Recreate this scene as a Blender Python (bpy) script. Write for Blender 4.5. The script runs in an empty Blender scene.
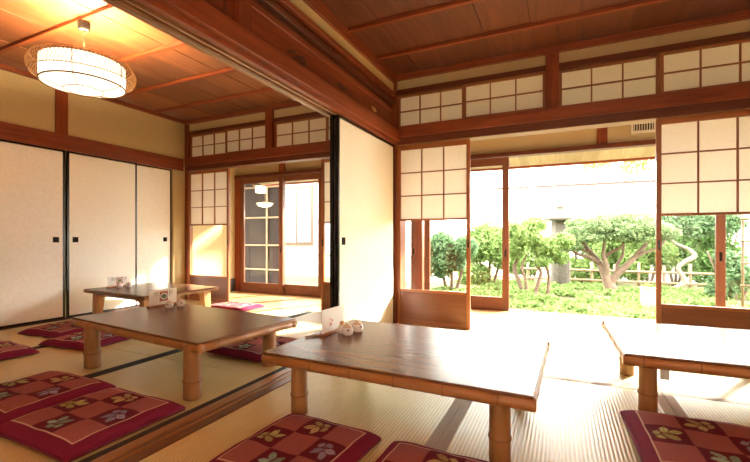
import bpy, bmesh, math, random
import numpy as np
from mathutils import Vector, Matrix

random.seed(7)
RNG = np.random.default_rng(11)
scene = bpy.context.scene
COL = scene.collection
PI = math.pi

# ------------------------------------------------------------------ camera
cd = bpy.data.cameras.new('camera')
cam = bpy.data.objects.new('camera', cd)
COL.objects.link(cam)
cd.sensor_fit = 'HORIZONTAL'
cd.sensor_width = 36.0
cd.lens = 36.0 * 400.0 / 750.0
cd.shift_y = 7.0 / 750.0
cd.clip_start = 0.02
cam.location = (0, 0, 0.9)
cam.rotation_euler = (PI / 2, 0, math.radians(24.97))
scene.camera = cam

# ------------------------------------------------------------------ sky, sun, exposure
world = bpy.data.worlds.new('sky')
scene.world = world
world.use_nodes = True
bg = world.node_tree.nodes['Background']
bg.inputs['Color'].default_value = (1.0, 0.97, 0.915, 1)
bg.inputs['Strength'].default_value = 7.0
sd = bpy.data.lights.new('sun', 'SUN')
sun = bpy.data.objects.new('sun', sd)
COL.objects.link(sun)
sd.energy = 16.0
sd.color = (1.0, 0.95, 0.86)
sd.angle = math.radians(3.0)
sun.location = (6, 12, 9)
sun.rotation_euler = Vector((-0.50, -0.82, -0.48)).to_track_quat('-Z', 'Y').to_euler()
vs = scene.view_settings
vs.view_transform = 'Standard'
vs.look = 'None'
vs.gamma = 1.0
vs.exposure = 1.6
vs.use_curve_mapping = False

# ------------------------------------------------------------------ materials
MATS = {}


def nodes_of(name):
    m = bpy.data.materials.new(name)
    m.use_nodes = True
    nt = m.node_tree
    return m, nt, nt.nodes['Principled BSDF']


def ramp(nt, fac, stops):
    r = nt.nodes.new('ShaderNodeValToRGB')
    e = r.color_ramp.elements
    e[0].position, e[0].color = stops[0][0], (*stops[0][1], 1)
    e[1].position, e[1].color = stops[-1][0], (*stops[-1][1], 1)
    for p, c in stops[1:-1]:
        k = e.new(p)
        k.color = (*c, 1)
    nt.links.new(fac, r.inputs['Fac'])
    return r.outputs['Color']


def coords(nt, scale=(1, 1, 1), kind='Object', jitter=True):
    tc = nt.nodes.new('ShaderNodeTexCoord')
    mp = nt.nodes.new('ShaderNodeMapping')
    mp.inputs['Scale'].default_value = scale
    src = tc.outputs[kind]
    if jitter:
        oi = nt.nodes.new('ShaderNodeObjectInfo')
        mul = nt.nodes.new('ShaderNodeVectorMath')
        mul.operation = 'MULTIPLY_ADD'
        mul.inputs[1].default_value = (17.3, 9.1, 23.7)
        nt.links.new(oi.outputs['Random'], mul.inputs[0])
        nt.links.new(src, mul.inputs[2])
        src = mul.outputs[0]
    nt.links.new(src, mp.inputs['Vector'])
    return mp.outputs['Vector']


def noise(nt, vec, scale, detail=4, rough=0.55, dist=0.0):
    n = nt.nodes.new('ShaderNodeTexNoise')
    n.inputs['Scale'].default_value = scale
    n.inputs['Detail'].default_value = detail
    n.inputs['Roughness'].default_value = rough
    n.inputs['Distortion'].default_value = dist
    nt.links.new(vec, n.inputs['Vector'])
    return n.outputs['Fac']


def bump(nt, p, h, strength=0.2, dist=0.01):
    b = nt.nodes.new('ShaderNodeBump')
    b.inputs['Strength'].default_value = strength
    b.inputs['Distance'].default_value = dist
    nt.links.new(h, b.inputs['Height'])
    nt.links.new(b.outputs['Normal'], p.inputs['Normal'])


def vary(nt, col, amount):
    """small per-object lightness change, as boards differ from each other"""
    oi = nt.nodes.new('ShaderNodeObjectInfo')
    mr = nt.nodes.new('ShaderNodeMapRange')
    mr.inputs['To Min'].default_value = 1 - amount
    mr.inputs['To Max'].default_value = 1 + amount
    nt.links.new(oi.outputs['Random'], mr.inputs['Value'])
    hs = nt.nodes.new('ShaderNodeHueSaturation')
    nt.links.new(mr.outputs['Result'], hs.inputs['Value'])
    nt.links.new(col, hs.inputs['Color'])
    return hs.outputs['Color']


def wood(name, light, dark, axis='x', rough=0.42, grain=1.0, var=0.1, coat=0.0, spec=0.5):
    """wood with the grain stretched along one axis"""
    key = (name, axis)
    if key in MATS:
        return MATS[key]
    m, nt, p = nodes_of(name + '_' + axis)
    s = {'x': (0.9, 16, 16), 'y': (16, 0.9, 16), 'z': (16, 16, 0.9)}[axis]
    v = coords(nt, tuple(k * grain for k in s))
    f1 = noise(nt, v, 1.6, 5, 0.6, 0.6)
    f2 = noise(nt, v, 7.0, 3, 0.6, 0.2)
    mx = nt.nodes.new('ShaderNodeMath')
    mx.operation = 'MULTIPLY_ADD'
    mx.inputs[1].default_value = 0.35
    nt.links.new(f2, mx.inputs[0])
    mm = nt.nodes.new('ShaderNodeMath')
    mm.operation = 'MULTIPLY'
    mm.inputs[1].default_value = 0.65
    nt.links.new(f1, mm.inputs[0])
    nt.links.new(mm.outputs[0], mx.inputs[2])
    mid = tuple((a + b) / 2 for a, b in zip(light, dark))
    c = ramp(nt, mx.outputs[0], [(0.32, dark), (0.5, mid), (0.68, light)])
    nt.links.new(vary(nt, c, var), p.inputs['Base Color'])
    p.inputs['Roughness'].default_value = rough
    p.inputs['Specular IOR Level'].default_value = spec
    if coat:
        p.inputs['Coat Weight'].default_value = coat
        p.inputs['Coat Roughness'].default_value = 0.08
    bump(nt, p, mx.outputs[0], 0.12, 0.004)
    MATS[key] = m
    return m


def plain(name, col, rough=0.5, metal=0.0, nscale=0, namt=0.1, spec=0.5, bumps=0.0, trans=0.0):
    if name in MATS:
        return MATS[name]
    m, nt, p = nodes_of(name)
    p.inputs['Roughness'].default_value = rough
    p.inputs['Metallic'].default_value = metal
    p.inputs['Specular IOR Level'].default_value = spec
    if nscale:
        v = coords(nt)
        f = noise(nt, v, nscale, 4, 0.6)
        c = ramp(nt, f, [(0.3, tuple(k * (1 - namt) for k in col)), (0.7, tuple(min(1, k * (1 + namt)) for k in col))])
        nt.links.new(c, p.inputs['Base Color'])
        if bumps:
            bump(nt, p, f, bumps, 0.004)
    else:
        p.inputs['Base Color'].default_value = (*col, 1)
    MATS[name] = m
    return m


def paper_mat(name, col, through=0.45):
    m = bpy.data.materials.new(name)
    m.use_nodes = True
    nt = m.node_tree
    nt.nodes.remove(nt.nodes['Principled BSDF'])
    out = nt.nodes['Material Output']
    v = coords(nt, (1, 1, 1))
    f = noise(nt, v, 60, 5, 0.7, 0.5)
    c = ramp(nt, f, [(0.3, tuple(k * 0.93 for k in col)), (0.7, col)])
    d = nt.nodes.new('ShaderNodeBsdfDiffuse')
    t = nt.nodes.new('ShaderNodeBsdfTranslucent')
    mx = nt.nodes.new('ShaderNodeMixShader')
    mx.inputs['Fac'].default_value = through
    nt.links.new(c, d.inputs['Color'])
    nt.links.new(c, t.inputs['Color'])
    nt.links.new(d.outputs[0], mx.inputs[1])
    nt.links.new(t.outputs[0], mx.inputs[2])
    nt.links.new(mx.outputs[0], out.inputs['Surface'])
    return m


def glass_mat(name, tint=(0.93, 0.96, 0.95)):
    m = bpy.data.materials.new(name)
    m.use_nodes = True
    nt = m.node_tree
    nt.nodes.remove(nt.nodes['Principled BSDF'])
    out = nt.nodes['Material Output']
    tr = nt.nodes.new('ShaderNodeBsdfTransparent')
    tr.inputs['Color'].default_value = (*tint, 1)
    gl = nt.nodes.new('ShaderNodeBsdfGlossy')
    gl.inputs['Roughness'].default_value = 0.02
    fr = nt.nodes.new('ShaderNodeFresnel')
    fr.inputs['IOR'].default_value = 1.45
    mx = nt.nodes.new('ShaderNodeMixShader')
    nt.links.new(fr.outputs[0], mx.inputs['Fac'])
    nt.links.new(tr.outputs[0], mx.inputs[1])
    nt.links.new(gl.outputs[0], mx.inputs[2])
    nt.links.new(mx.outputs[0], out.inputs['Surface'])
    return m


def leaf_mat(name, a, b, trans=0.35):
    m = bpy.data.materials.new(name)
    m.use_nodes = True
    nt = m.node_tree
    nt.nodes.remove(nt.nodes['Principled BSDF'])
    out = nt.nodes['Material Output']
    v = coords(nt, (1, 1, 1))
    f = noise(nt, v, 9, 3, 0.7)
    c = ramp(nt, f, [(0.35, a), (0.65, b)])
    d = nt.nodes.new('ShaderNodeBsdfDiffuse')
    t = nt.nodes.new('ShaderNodeBsdfTranslucent')
    mx = nt.nodes.new('ShaderNodeMixShader')
    mx.inputs['Fac'].default_value = trans
    nt.links.new(c, d.inputs['Color'])
    nt.links.new(c, t.inputs['Color'])
    nt.links.new(d.outputs[0], mx.inputs[1])
    nt.links.new(t.outputs[0], mx.inputs[2])
    nt.links.new(mx.outputs[0], out.inputs['Surface'])
    return m


def tatami_mat():
    m, nt, p = nodes_of('tatami_straw')
    v = coords(nt, (1, 1, 1), jitter=False)
    w = nt.nodes.new('ShaderNodeTexWave')
    w.wave_type = 'BANDS'
    w.bands_direction = 'X'
    w.wave_profile = 'SIN'
    w.inputs['Scale'].default_value = 0.314 / 0.0165
    w.inputs['Distortion'].default_value = 0.0
    nt.links.new(v, w.inputs['Vector'])
    vs_ = coords(nt, (60, 3, 1))
    f = noise(nt, vs_, 3, 4, 0.6)
    vb = coords(nt, (1, 1, 1))
    fb = noise(nt, vb, 2.2, 3, 0.5)
    base = ramp(nt, fb, [(0.3, (0.68, 0.51, 0.195)), (0.7, (0.78, 0.62, 0.275))])
    rib = ramp(nt, w.outputs['Fac'], [(0.05, (0.62, 0.62, 0.62)), (0.6, (1, 1, 1))])
    mx = nt.nodes.new('ShaderNodeMixRGB')
    mx.blend_type = 'MULTIPLY'
    mx.inputs['Fac'].default_value = 0.75
    nt.links.new(base, mx.inputs['Color1'])
    nt.links.new(rib, mx.inputs['Color2'])
    st = ramp(nt, f, [(0.3, (0.86, 0.86, 0.82)), (0.7, (1.06, 1.04, 1.0))])
    m2 = nt.nodes.new('ShaderNodeMixRGB')
    m2.blend_type = 'MULTIPLY'
    m2.inputs['Fac'].default_value = 1
    nt.links.new(mx.outputs[0], m2.inputs['Color1'])
    nt.links.new(st, m2.inputs['Color2'])
    nt.links.new(m2.outputs[0], p.inputs['Base Color'])
    p.inputs['Roughness'].default_value = 0.36
    bump(nt, p, w.outputs['Fac'], 0.22, 0.004)
    return m


def vcol_mat(name, rough=0.9):
    m, nt, p = nodes_of(name)
    a = nt.nodes.new('ShaderNodeVertexColor')
    a.layer_name = 'print'
    v = coords(nt, (1, 1, 1))
    f = noise(nt, v, 180, 3, 0.7)
    c = ramp(nt, f, [(0.25, (0.72, 0.72, 0.72)), (0.75, (1.12, 1.12, 1.12))])
    mx = nt.nodes.new('ShaderNodeMixRGB')
    mx.blend_type = 'MULTIPLY'
    mx.inputs['Fac'].default_value = 1
    nt.links.new(a.outputs['Color'], mx.inputs['Color1'])
    nt.links.new(c, mx.inputs['Color2'])
    nt.links.new(mx.outputs[0], p.inputs['Base Color'])
    p.inputs['Roughness'].default_value = rough
    p.inputs['Specular IOR Level'].default_value = 0.2
    bump(nt, p, f, 0.25, 0.002)
    return m


def W(axis):
    return wood('red_cedar', (0.275, 0.062, 0.017), (0.130, 0.024, 0.007), axis, 0.45, spec=0.35)


def WD(axis):
    return wood('dark_cedar', (0.15, 0.038, 0.012), (0.07, 0.015, 0.006), axis, 0.45, spec=0.35)


def WO(axis):
    return wood('orange_cypress', (0.36, 0.122, 0.036), (0.215, 0.060, 0.016), axis, 0.34)


def WB(axis):
    return wood('ceiling_board', (0.155, 0.041, 0.014), (0.072, 0.017, 0.006), axis, 0.5, 0.6, 0.13)


def WF(axis):
    return wood('veranda_plank', (0.62, 0.38, 0.16), (0.40, 0.21, 0.075), axis, 0.3, 0.8, 0.12)


PLASTER = plain('ochre_plaster', (0.52, 0.39, 0.20), 0.9, nscale=90, namt=0.08, spec=0.2, bumps=0.15)
FUSUMA = plain('fusuma_paper', (0.90, 0.86, 0.79), 0.8, nscale=45, namt=0.05, spec=0.2, bumps=0.08)
LACQUER = plain('black_lacquer', (0.012, 0.010, 0.010), 0.25)
BRASS = plain('brass', (0.75, 0.52, 0.18), 0.3, 1.0)
PAPER = paper_mat('shoji_paper', (0.87, 0.77, 0.645), 0.34)
GLASS = glass_mat('clear_glass')
TATAMI = tatami_mat()
HERI_DARK = plain('border_cloth_dark', (0.022, 0.018, 0.014), 0.85, nscale=200, namt=0.3)
HERI_GREY = plain('border_cloth_taupe', (0.40, 0.30, 0.21), 0.85, nscale=200, namt=0.3)
BAMBOO = wood('smoked_bamboo', (0.38, 0.185, 0.066), (0.25, 0.110, 0.038), 'z', 0.42, 1.4, 0.06)
BAMBOOX = wood('smoked_bamboo', (0.43, 0.190, 0.062), (0.30, 0.120, 0.036), 'x', 0.38, 1.4, 0.06)
BAMBOO_NODE = plain('bamboo_node', (0.22, 0.09, 0.028), 0.4)
BAMBOO_G = wood('weathered_bamboo', (0.30, 0.21, 0.12), (0.20, 0.13, 0.07), 'x', 0.6)
TOPWOOD = wood('lacquered_walnut', (0.190, 0.078, 0.034), (0.115, 0.044, 0.018), 'x', 0.27, 1.2, 0.05)
CERAMIC = plain('white_ceramic', (0.84, 0.80, 0.76), 0.2)
CARD = plain('menu_card', (0.90, 0.86, 0.80), 0.6)
CARD_RED = plain('menu_red_print', (0.40, 0.10, 0.06), 0.6)
CARD_GREEN = plain('menu_green_print', (0.10, 0.14, 0.05), 0.6)
CARD_INK = plain('menu_ink', (0.35, 0.26, 0.22), 0.6)
STONE = plain('garden_stone', (0.10, 0.088, 0.068), 0.95, nscale=25, namt=0.3, bumps=0.4)
WHITEWALL = plain('white_plaster', (0.85, 0.84, 0.81), 0.9, nscale=30, namt=0.04)
SOIL = plain('garden_soil', (0.16, 0.15, 0.07), 1.0, nscale=8, namt=0.35)
BARK = plain('grey_bark', (0.17, 0.115, 0.08), 0.95, nscale=40, namt=0.35, bumps=0.5)
BARK_PALE = plain('pale_bark', (0.25, 0.19, 0.145), 0.9, nscale=40, namt=0.2, bumps=0.4)
METAL = plain('grey_metal', (0.5, 0.5, 0.48), 0.35, 0.8)
DARKGAP = plain('gap_shade', (0.03, 0.02, 0.015), 0.9)  # near-black stands in for the shade inside vent gaps and jar notches
ZABU = vcol_mat('zabuton_print')
ZABU_CORD = plain('zabuton_cord', (0.17, 0.014, 0.032), 0.8, nscale=300, namt=0.3)

# ------------------------------------------------------------------ mesh helpers
MESHES = {}


def link(name, mesh, parent=None, loc=(0, 0, 0), rot=(0, 0, 0), mat=None):
    o = bpy.data.objects.new(name, mesh)
    COL.objects.link(o)
    o.location = loc
    o.rotation_euler = rot
    if parent is not None:
        o.parent = parent
    if mat is not None and mesh is not None and not mesh.materials:
        mesh.materials.append(mat)
    return o


def empty(name, loc=(0, 0, 0), rz=0.0, parent=None):
    o = bpy.data.objects.new(name, None)
    COL.objects.link(o)
    o.empty_display_size = 0.1
    o.location = loc
    o.rotation_euler = (0, 0, rz)
    if parent is not None:
        o.parent = parent
    return o


def tag(o, label=None, cat=None, group=None, kind=None):
    if label:
        o['label'] = label
    if cat:
        o['category'] = cat
    if group:
        o['group'] = group
    if kind:
        o['kind'] = kind
    return o


def structure(name, label=None):
    o = empty(name)
    o['kind'] = 'structure'
    if label:
        o['label'] = label
    return o


def box_mesh(dims, mat, cham=0.002):
    key = ('box', tuple(round(d, 4) for d in dims), mat.name, cham)
    if key in MESHES:
        return MESHES[key]
    bm = bmesh.new()
    bmesh.ops.create_cube(bm, size=1)
    bmesh.ops.scale(bm, vec=dims, verts=bm.verts)
    c = min(cham, min(dims) * 0.3)
    if c > 1e-4:
        bmesh.ops.bevel(bm, geom=list(bm.edges), offset=c, segments=1, affect='EDGES')
    me = bpy.data.meshes.new('box')
    bm.to_mesh(me)
    bm.free()
    me.materials.append(mat)
    MESHES[key] = me
    return me


def box(name, x0, x1, y0, y1, z0, z1, mat, parent=None, cham=0.002, off=(0, 0, 0)):
    me = box_mesh((x1 - x0, y1 - y0, z1 - z0), mat, cham)
    return link(name, me, parent, ((x0 + x1) / 2 - off[0], (y0 + y1) / 2 - off[1], (z0 + z1) / 2 - off[2]))


def mesh_from(name, verts, faces, mat=None, smooth=False):
    me = bpy.data.meshes.new(name)
    me.from_pydata([tuple(v) for v in verts], [], faces)
    me.update()
    if smooth:
        me.polygons.foreach_set('use_smooth', [True] * len(me.polygons))
    if mat is not None:
        me.materials.append(mat)
    return me


def lathe(profile, n=20, closed_top=True, closed_bottom=True):
    v, f = [], []
    for r, z in profile:
        for k in range(n):
            a = 2 * PI * k / n
            v.append((r * math.cos(a), r * math.sin(a), z))
    for i in range(len(profile) - 1):
        for k in range(n):
            k2 = (k + 1) % n
            f.append((i * n + k, i * n + k2, (i + 1) * n + k2, (i + 1) * n + k))
    if closed_bottom:
        f.append(tuple(reversed(range(n))))
    if closed_top:
        b = (len(profile) - 1) * n
        f.append(tuple(range(b, b + n)))
    return v, f


def tube(points, radii, n=8, cap=True):
    """verts, faces of a tapered tube along a polyline"""
    P = [Vector(p) for p in points]
    v, f = [], []
    t0 = (P[1] - P[0]).normalized()
    ref = Vector((0, 0, 1)) if abs(t0.z) < 0.9 else Vector((1, 0, 0))
    nrm = t0.cross(ref).normalized()
    for i, p in enumerate(P):
        a = P[max(i - 1, 0)]
        b = P[min(i + 1, len(P) - 1)]
        t = (b - a).normalized()
        nrm = (nrm - t * nrm.dot(t)).normalized()
        bi = t.cross(nrm)
        r = radii[i] if isinstance(radii, (list, tuple)) else radii
        for k in range(n):
            an = 2 * PI * k / n
            v.append(p + nrm * (r * math.cos(an)) + bi * (r * math.sin(an)))
    for i in range(len(P) - 1):
        for k in range(n):
            k2 = (k + 1) % n
            f.append((i * n + k, i * n + k2, (i + 1) * n + k2, (i + 1) * n + k))
    if cap:
        f.append(tuple(reversed(range(n))))
        b = (len(P) - 1) * n
        f.append(tuple(range(b, b + n)))
    return v, f


def join(parts):
    V, F = [], []
    for v, f in parts:
        b = len(V)
        V += list(v)
        F += [tuple(i + b for i in q) for q in f]
    return V, F


def smooth_path(pts, radii, steps=5):
    """Catmull-Rom resampling of a path with radii"""
    P = [Vector(p) for p in pts]
    out, rad = [], []
    n = len(P)
    for i in range(n - 1):
        p0, p1, p2, p3 = P[max(i - 1, 0)], P[i], P[i + 1], P[min(i + 2, n - 1)]
        for s in range(steps):
            t = s / steps
            q = 0.5 * ((2 * p1) + (p2 - p0) * t + (2 * p0 - 5 * p1 + 4 * p2 - p3) * t * t + (3 * p1 - p0 - 3 * p2 + p3) * t ** 3)
            out.append(q)
            rad.append(radii[i] * (1 - t) + radii[i + 1] * t)
    out.append(P[-1])
    rad.append(radii[-1])
    return out, rad


# ------------------------------------------------------------------ key planes (metres, tatami surface at z = 0)
XL, XP0, XP1, XR = -5.0, -1.715, -1.545, 2.62
YF, YFL, YE, YB = 3.95, 4.17, 5.20, -2.0
ZK, ZN, ZC = 1.87, 2.06, 2.62      # underside of lintel, top of lintel, ceiling boards

# ------------------------------------------------------------------ floor
floor = structure('floor', 'straw tatami floor with cloth borders')
box('subfloor', XL - 0.1, XR + 0.1, YB - 0.1, YF + 0.35, -0.10, -0.04, WD('x'), floor)


def mat_(x0, x1, y0, y1, heri, along, sides=(-1, 1)):
    """a tatami mat with cloth borders on its long sides; ribs run along `along`"""
    g = 0.0015
    w, d = (x1 - x0, y1 - y0) if along == 'y' else (y1 - y0, x1 - x0)
    me = box_mesh((w - 2 * g, d - 2 * g, 0.04), TATAMI, 0.003)
    o = link('tatami_mat', me, floor, ((x0 + x1) / 2, (y0 + y1) / 2, -0.02), (0, 0, 0 if along == 'y' else PI / 2))
    for s in sides:
        b = box_mesh((0.045, d - 2 * g, 0.002), heri, 0.0005)
        link('cloth_border', b, o, (s * (w / 2 - 0.0225 - g), 0, 0.0205))


for a, b in ((-1.545, -0.49), (-0.49, 0.53), (0.53, 1.55), (1.55, 2.62)):
    sd_ = (1,) if a < -1.5 else (-1, 1)
    mat_(a, b, 0.72, 2.80, HERI_GREY, 'y', sd_)
    mat_(a, b, -1.36, 0.72, HERI_GREY, 'y', sd_)
for a, b in ((-1.545, 0.53), (0.53, 2.62)):
    mat_(a, b, 2.80, 3.88, HERI_GREY, 'x')
    mat_(a, b, YB, -1.36, HERI_GREY, 'x')
for a, b in ((-2.78, -1.715), (-3.90, -2.78), (XL, -3.90)):
    mat_(a, b, 2.05, 4.10, HERI_DARK, 'y')
    mat_(a, b, 0.0, 2.05, HERI_DARK, 'y')
    mat_(a, b, YB, 0.0, HERI_DARK, 'y')

# sills with sliding grooves
sill = structure('trim_1', 'wooden sill with sliding grooves between the two tatami rooms')
WS = wood('sill_wood', (0.42, 0.20, 0.075), (0.22, 0.085, 0.030), 'y', 0.3)
WS2 = wood('sill_wood_dark', (0.22, 0.085, 0.032), (0.11, 0.038, 0.015), 'y', 0.3)
for x0, x1, m_ in ((XP0, -1.662, WS), (-1.6265, -1.6145, WS), (-1.580, XP1, WS2)):
    box('sill_rail', x0, x1, YB, YF - 0.06, -0.04, 0.004, m_, sill)
for x0, x1 in ((-1.662, -1.6265), (-1.6145, -1.580)):
    box('sill_groove', x0, x1, YB, YF - 0.06, -0.04, -0.002, WS2, sill)
sill2 = structure('trim_2', 'pale wooden sill under the paper screens')
WSX = wood('sill_pale', (0.60, 0.38, 0.17), (0.42, 0.24, 0.09), 'x', 0.35)
box('sill_rail', -1.545, XR, 3.88, 4.06, -0.04, 0.003, WSX, sill2)
box('sill_rail', XL, XP1, 4.10, 4.26, -0.04, 0.003, WSX, sill2)

# veranda floor
deck = structure('floor_veranda', 'honey coloured wooden veranda boards behind the paper screens')
yy = 4.06
k = 0
while yy < 5.28:
    y1 = min(yy + 0.122, 5.30)
    for x0, x1 in ((XL, -1.75), (-1.75, 1.5), (1.5, 3.8)):
        if x0 == XL and y1 < 4.27:
            continue
        box('plank', x0 + 0.001, x1 - 0.001, yy + 0.0012, y1 - 0.0012, -0.045, 0.0, WF('x'), deck)
    yy = y1
    k += 1

# ------------------------------------------------------------------ ceilings
ceil_ = structure('ceiling', 'reddish board ceiling with slim battens')
box('ceiling_slab', XL - 0.2, XR + 0.2, YB - 0.2, 4.4, ZC + 0.02, ZC + 0.10, WD('x'), ceil_)
RW = 0.362
x = -1.31 - RW
while x < XR:
    x1 = x + RW
    a, b = max(x, -1.60), min(x1, XR)
    if b - a > 0.02:
        box('ceiling_board', a + 0.001, b - 0.001, YB, YF + 0.02, ZC - 0.004 - 0.004 * (round((x + 5) / RW) % 2), ZC + 0.018, WB('y'), ceil_, 0.0015)
    x = x1
x = XL
while x < -1.68:
    x1 = min(x + 0.30, -1.66)
    box('ceiling_board', x + 0.001, x1 - 0.001, YB, YFL + 0.02, ZC - 0.004 - 0.004 * (round((x + 5) / 0.3) % 2), ZC + 0.018, wood('pale_ceiling_board', (0.26, 0.090, 0.030), (0.125, 0.038, 0.013), 'y', 0.5, 0.6, 0.28), ceil_, 0.0015)
    x = x1
for j in range(10):
    y = 3.435 - 0.555 * j
    if y > YB:
        box('ceiling_batten', -1.60, XR, y - 0.019, y + 0.019, ZC - 0.036, ZC - 0.004, W('x'), ceil_)
for j in range(10):
    y = 3.64 - 0.595 * j
    if y > YB:
        box('ceiling_batten', XL, -1.68, y - 0.019, y + 0.019, ZC - 0.036, ZC - 0.004, W('x'), ceil_)

# ------------------------------------------------------------------ shared builders for screens
def lattice(t, x0, x1, z0, z1, cols, rows, y, bar=0.011, dep=0.018, mat=None):
    """paper panes with thin wooden bars between, in local coordinates of t"""
    cw, rh = (x1 - x0) / cols, (z1 - z0) / rows
    me = MESHES.get(('pane', round(cw, 4), round(rh, 4)))
    if me is None:
        me = mesh_from('paper_pane', [(-cw / 2, 0, -rh / 2), (cw / 2, 0, -rh / 2), (cw / 2, 0, rh / 2), (-cw / 2, 0, rh / 2)], [(0, 1, 2, 3)], PAPER)
        MESHES[('pane', round(cw, 4), round(rh, 4))] = me
    for i in range(cols):
        for j in range(rows):
            link('paper_pane', me, t, (x0 + cw * (i + 0.5), y + dep * 0.42, z0 + rh * (j + 0.5)))
    mz, mx = mat or (W('z'), W('x'))
    for i in range(1, cols):
        box('lattice_bar', x0 + cw * i - bar / 2, x0 + cw * i + bar / 2, y - dep / 2, y + dep / 2, z0, z1, mz, t, 0.001)
    for j in range(1, rows):
        box('lattice_bar', x0, x1, y - dep / 2 - 0.001, y + dep / 2 - 0.001, z0 + rh * j - bar / 2, z0 + rh * j + bar / 2, mx, t, 0.001)


def glass_pane(t, x0, x1, z0, z1, y, name='glass_pane'):
    me = mesh_from('glass_pane', [(x0, y, z0), (x1, y, z0), (x1, y, z1), (x0, y, z1)], [(0, 1, 2, 3)], GLASS)
    return link(name, me, t)


def shoji(x, y, w, label, z1=ZK - 0.004, cols=3, hikite=1, parent=None):
    """paper screen: lattice above, glass in the middle, wooden kick board below. x is its left edge."""
    t = empty('shoji_screen', (x, y, 0.004), 0, parent)
    if label:
        tag(t, label, 'sliding screen', 'paper and glass sliding screens of the garden side')
    h = z1 - 0.004
    st, d = 0.036, 0.03
    box('stile', 0, st, -d / 2, d / 2, 0, h, WO('z'), t)
    s2 = box('stile', w - st, w, -d / 2, d / 2, 0, h, WO('z'), t)
    box('top_rail', st, w - st, -d / 2 + .001, d / 2 - .001, h - 0.045, h, WO('x'), t)
    box('middle_rail', st, w - st, -d / 2 + .001, d / 2 - .001, 1.075, 1.095, WO('x'), t)
    box('lower_rail', st, w - st, -d / 2 + .001, d / 2 - .001, 0.335, 0.362, WO('x'), t)
    box('bottom_rail', st, w - st, -d / 2 + .001, d / 2 - .001, 0.0, 0.045, WO('x'), t)
    kb = box('kick_board', st, w - st, -0.006, 0.006, 0.045, 0.335, WO('x') if False else wood('kick_board', (0.21, 0.060, 0.019), (0.125, 0.032, 0.010), 'x', 0.3), t, 0.001)
    lattice(t, st, w - st, 1.095, h - 0.045, cols, 3, 0, mat=(WO('z'), WO('x')))
    glass_pane(t, st, w - st, 0.362, 1.075, 0.0)
    hx = w - st / 2 if hikite > 0 else st / 2
    box('finger_pull', hx - 0.008, hx + 0.008, -d / 2 - 0.002, -d / 2 + 0.004, 0.80, 0.88, LACQUER, t, 0.001)
    return t


def transom(x, y, w, z0, z1, cols, label):
    t = empty('transom_screen', (x, y, z0))
    tag(t, label, 'transom screen', 'paper lattice transoms above the lintel')
    fr, d, h = 0.022, 0.028, z1 - z0
    box('frame_stile', 0, fr, -d / 2, d / 2, 0, h, WO('z'), t)
    box('frame_stile', w - fr, w, -d / 2, d / 2, 0, h, WO('z'), t)
    box('frame_rail', fr, w - fr, -d / 2, d / 2, 0, fr, WO('x'), t)
    box('frame_rail', fr, w - fr, -d / 2, d / 2, h - fr, h, WO('x'), t)
    lattice(t, fr, w - fr, fr, h - fr, cols, 2, 0, mat=(WO('z'), WO('x')))
    return t


# ------------------------------------------------------------------ garden-side wall, main room
wf = structure('wall_far', 'garden-side wall frame of beams, posts and plaster')
box('corner_post', -1.655, -1.575, 3.90, 4.20, -0.04, ZC, W('z'), wf)
box('lintel', -1.575, XR, YF - 0.07, YF + 0.07, ZK, 1.945, WD('x'), wf)
box('nageshi_beam', -1.575, XR, YF - 0.085, YF - 0.02, 1.945, 2.055, W('x'), wf)
box('lintel_back', -1.575, XR, YF - 0.02, YF + 0.07, 1.945, ZN, W('x'), wf)
box('transom_head', -1.575, XR, YF - 0.045, YF + 0.05, 2.405, 2.452, WD('x'), wf)
box('plaster_strip', -1.575, XR, YF - 0.01, YF + 0.03, 2.452, 2.565, PLASTER, wf)
box('ceiling_moulding', -1.66, XR, YF - 0.05, YF + 0.05, 2.555, 2.612, W('x'), wf)
for x0 in (-0.128, 1.50):
    box('short_post', x0, x0 + 0.11, YF - 0.06, YF + 0.05, ZN - 0.004, 2.555, W('z'), wf)
box('lintel_groove_cover', -1.575, XR, YF - 0.07, YF + 0.07, ZK - 0.004, ZK, wood('lintel_light', (0.26, 0.12, 0.05), (0.17, 0.07, 0.027), 'x', 0.4), wf, 0.0005)

TR = [
    (-1.570, 0.700, 'paper lattice transom beside the corner post, lit by the sun at its edge'),
    (-0.868, 0.738, 'paper lattice transom between the corner one and the first short post'),
    (-0.016, 0.744, 'paper lattice transom just past the first short post, above the open garden view'),
    (0.730, 0.768, 'paper lattice transom above the long screen beside the garden view'),
    (1.612, 0.98, 'paper lattice transom past the second short post'),
]
for j, (x0, w, lb) in enumerate(TR):
    transom(x0, YF + (0.012 if j % 2 == 0 else -0.018), w, ZN + 0.002, 2.404, 3 if j < 4 else 4, lb)
shoji(-1.573, YF - 0.002, 0.765, 'paper and glass screen beside the white partition panels', hikite=1)
shoji(0.700, YF - 0.022, 0.795, 'paper and glass screen at the open garden view, behind the gleaming table', hikite=-1)
shoji(1.452, YF + 0.02, 0.795, 'paper and glass screen overlapped by the one at the garden opening', hikite=1)
box('end_post', XR - 0.10, XR, YF - 0.07, YF + 0.07, -0.04, ZC, W('z'), wf)

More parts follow.
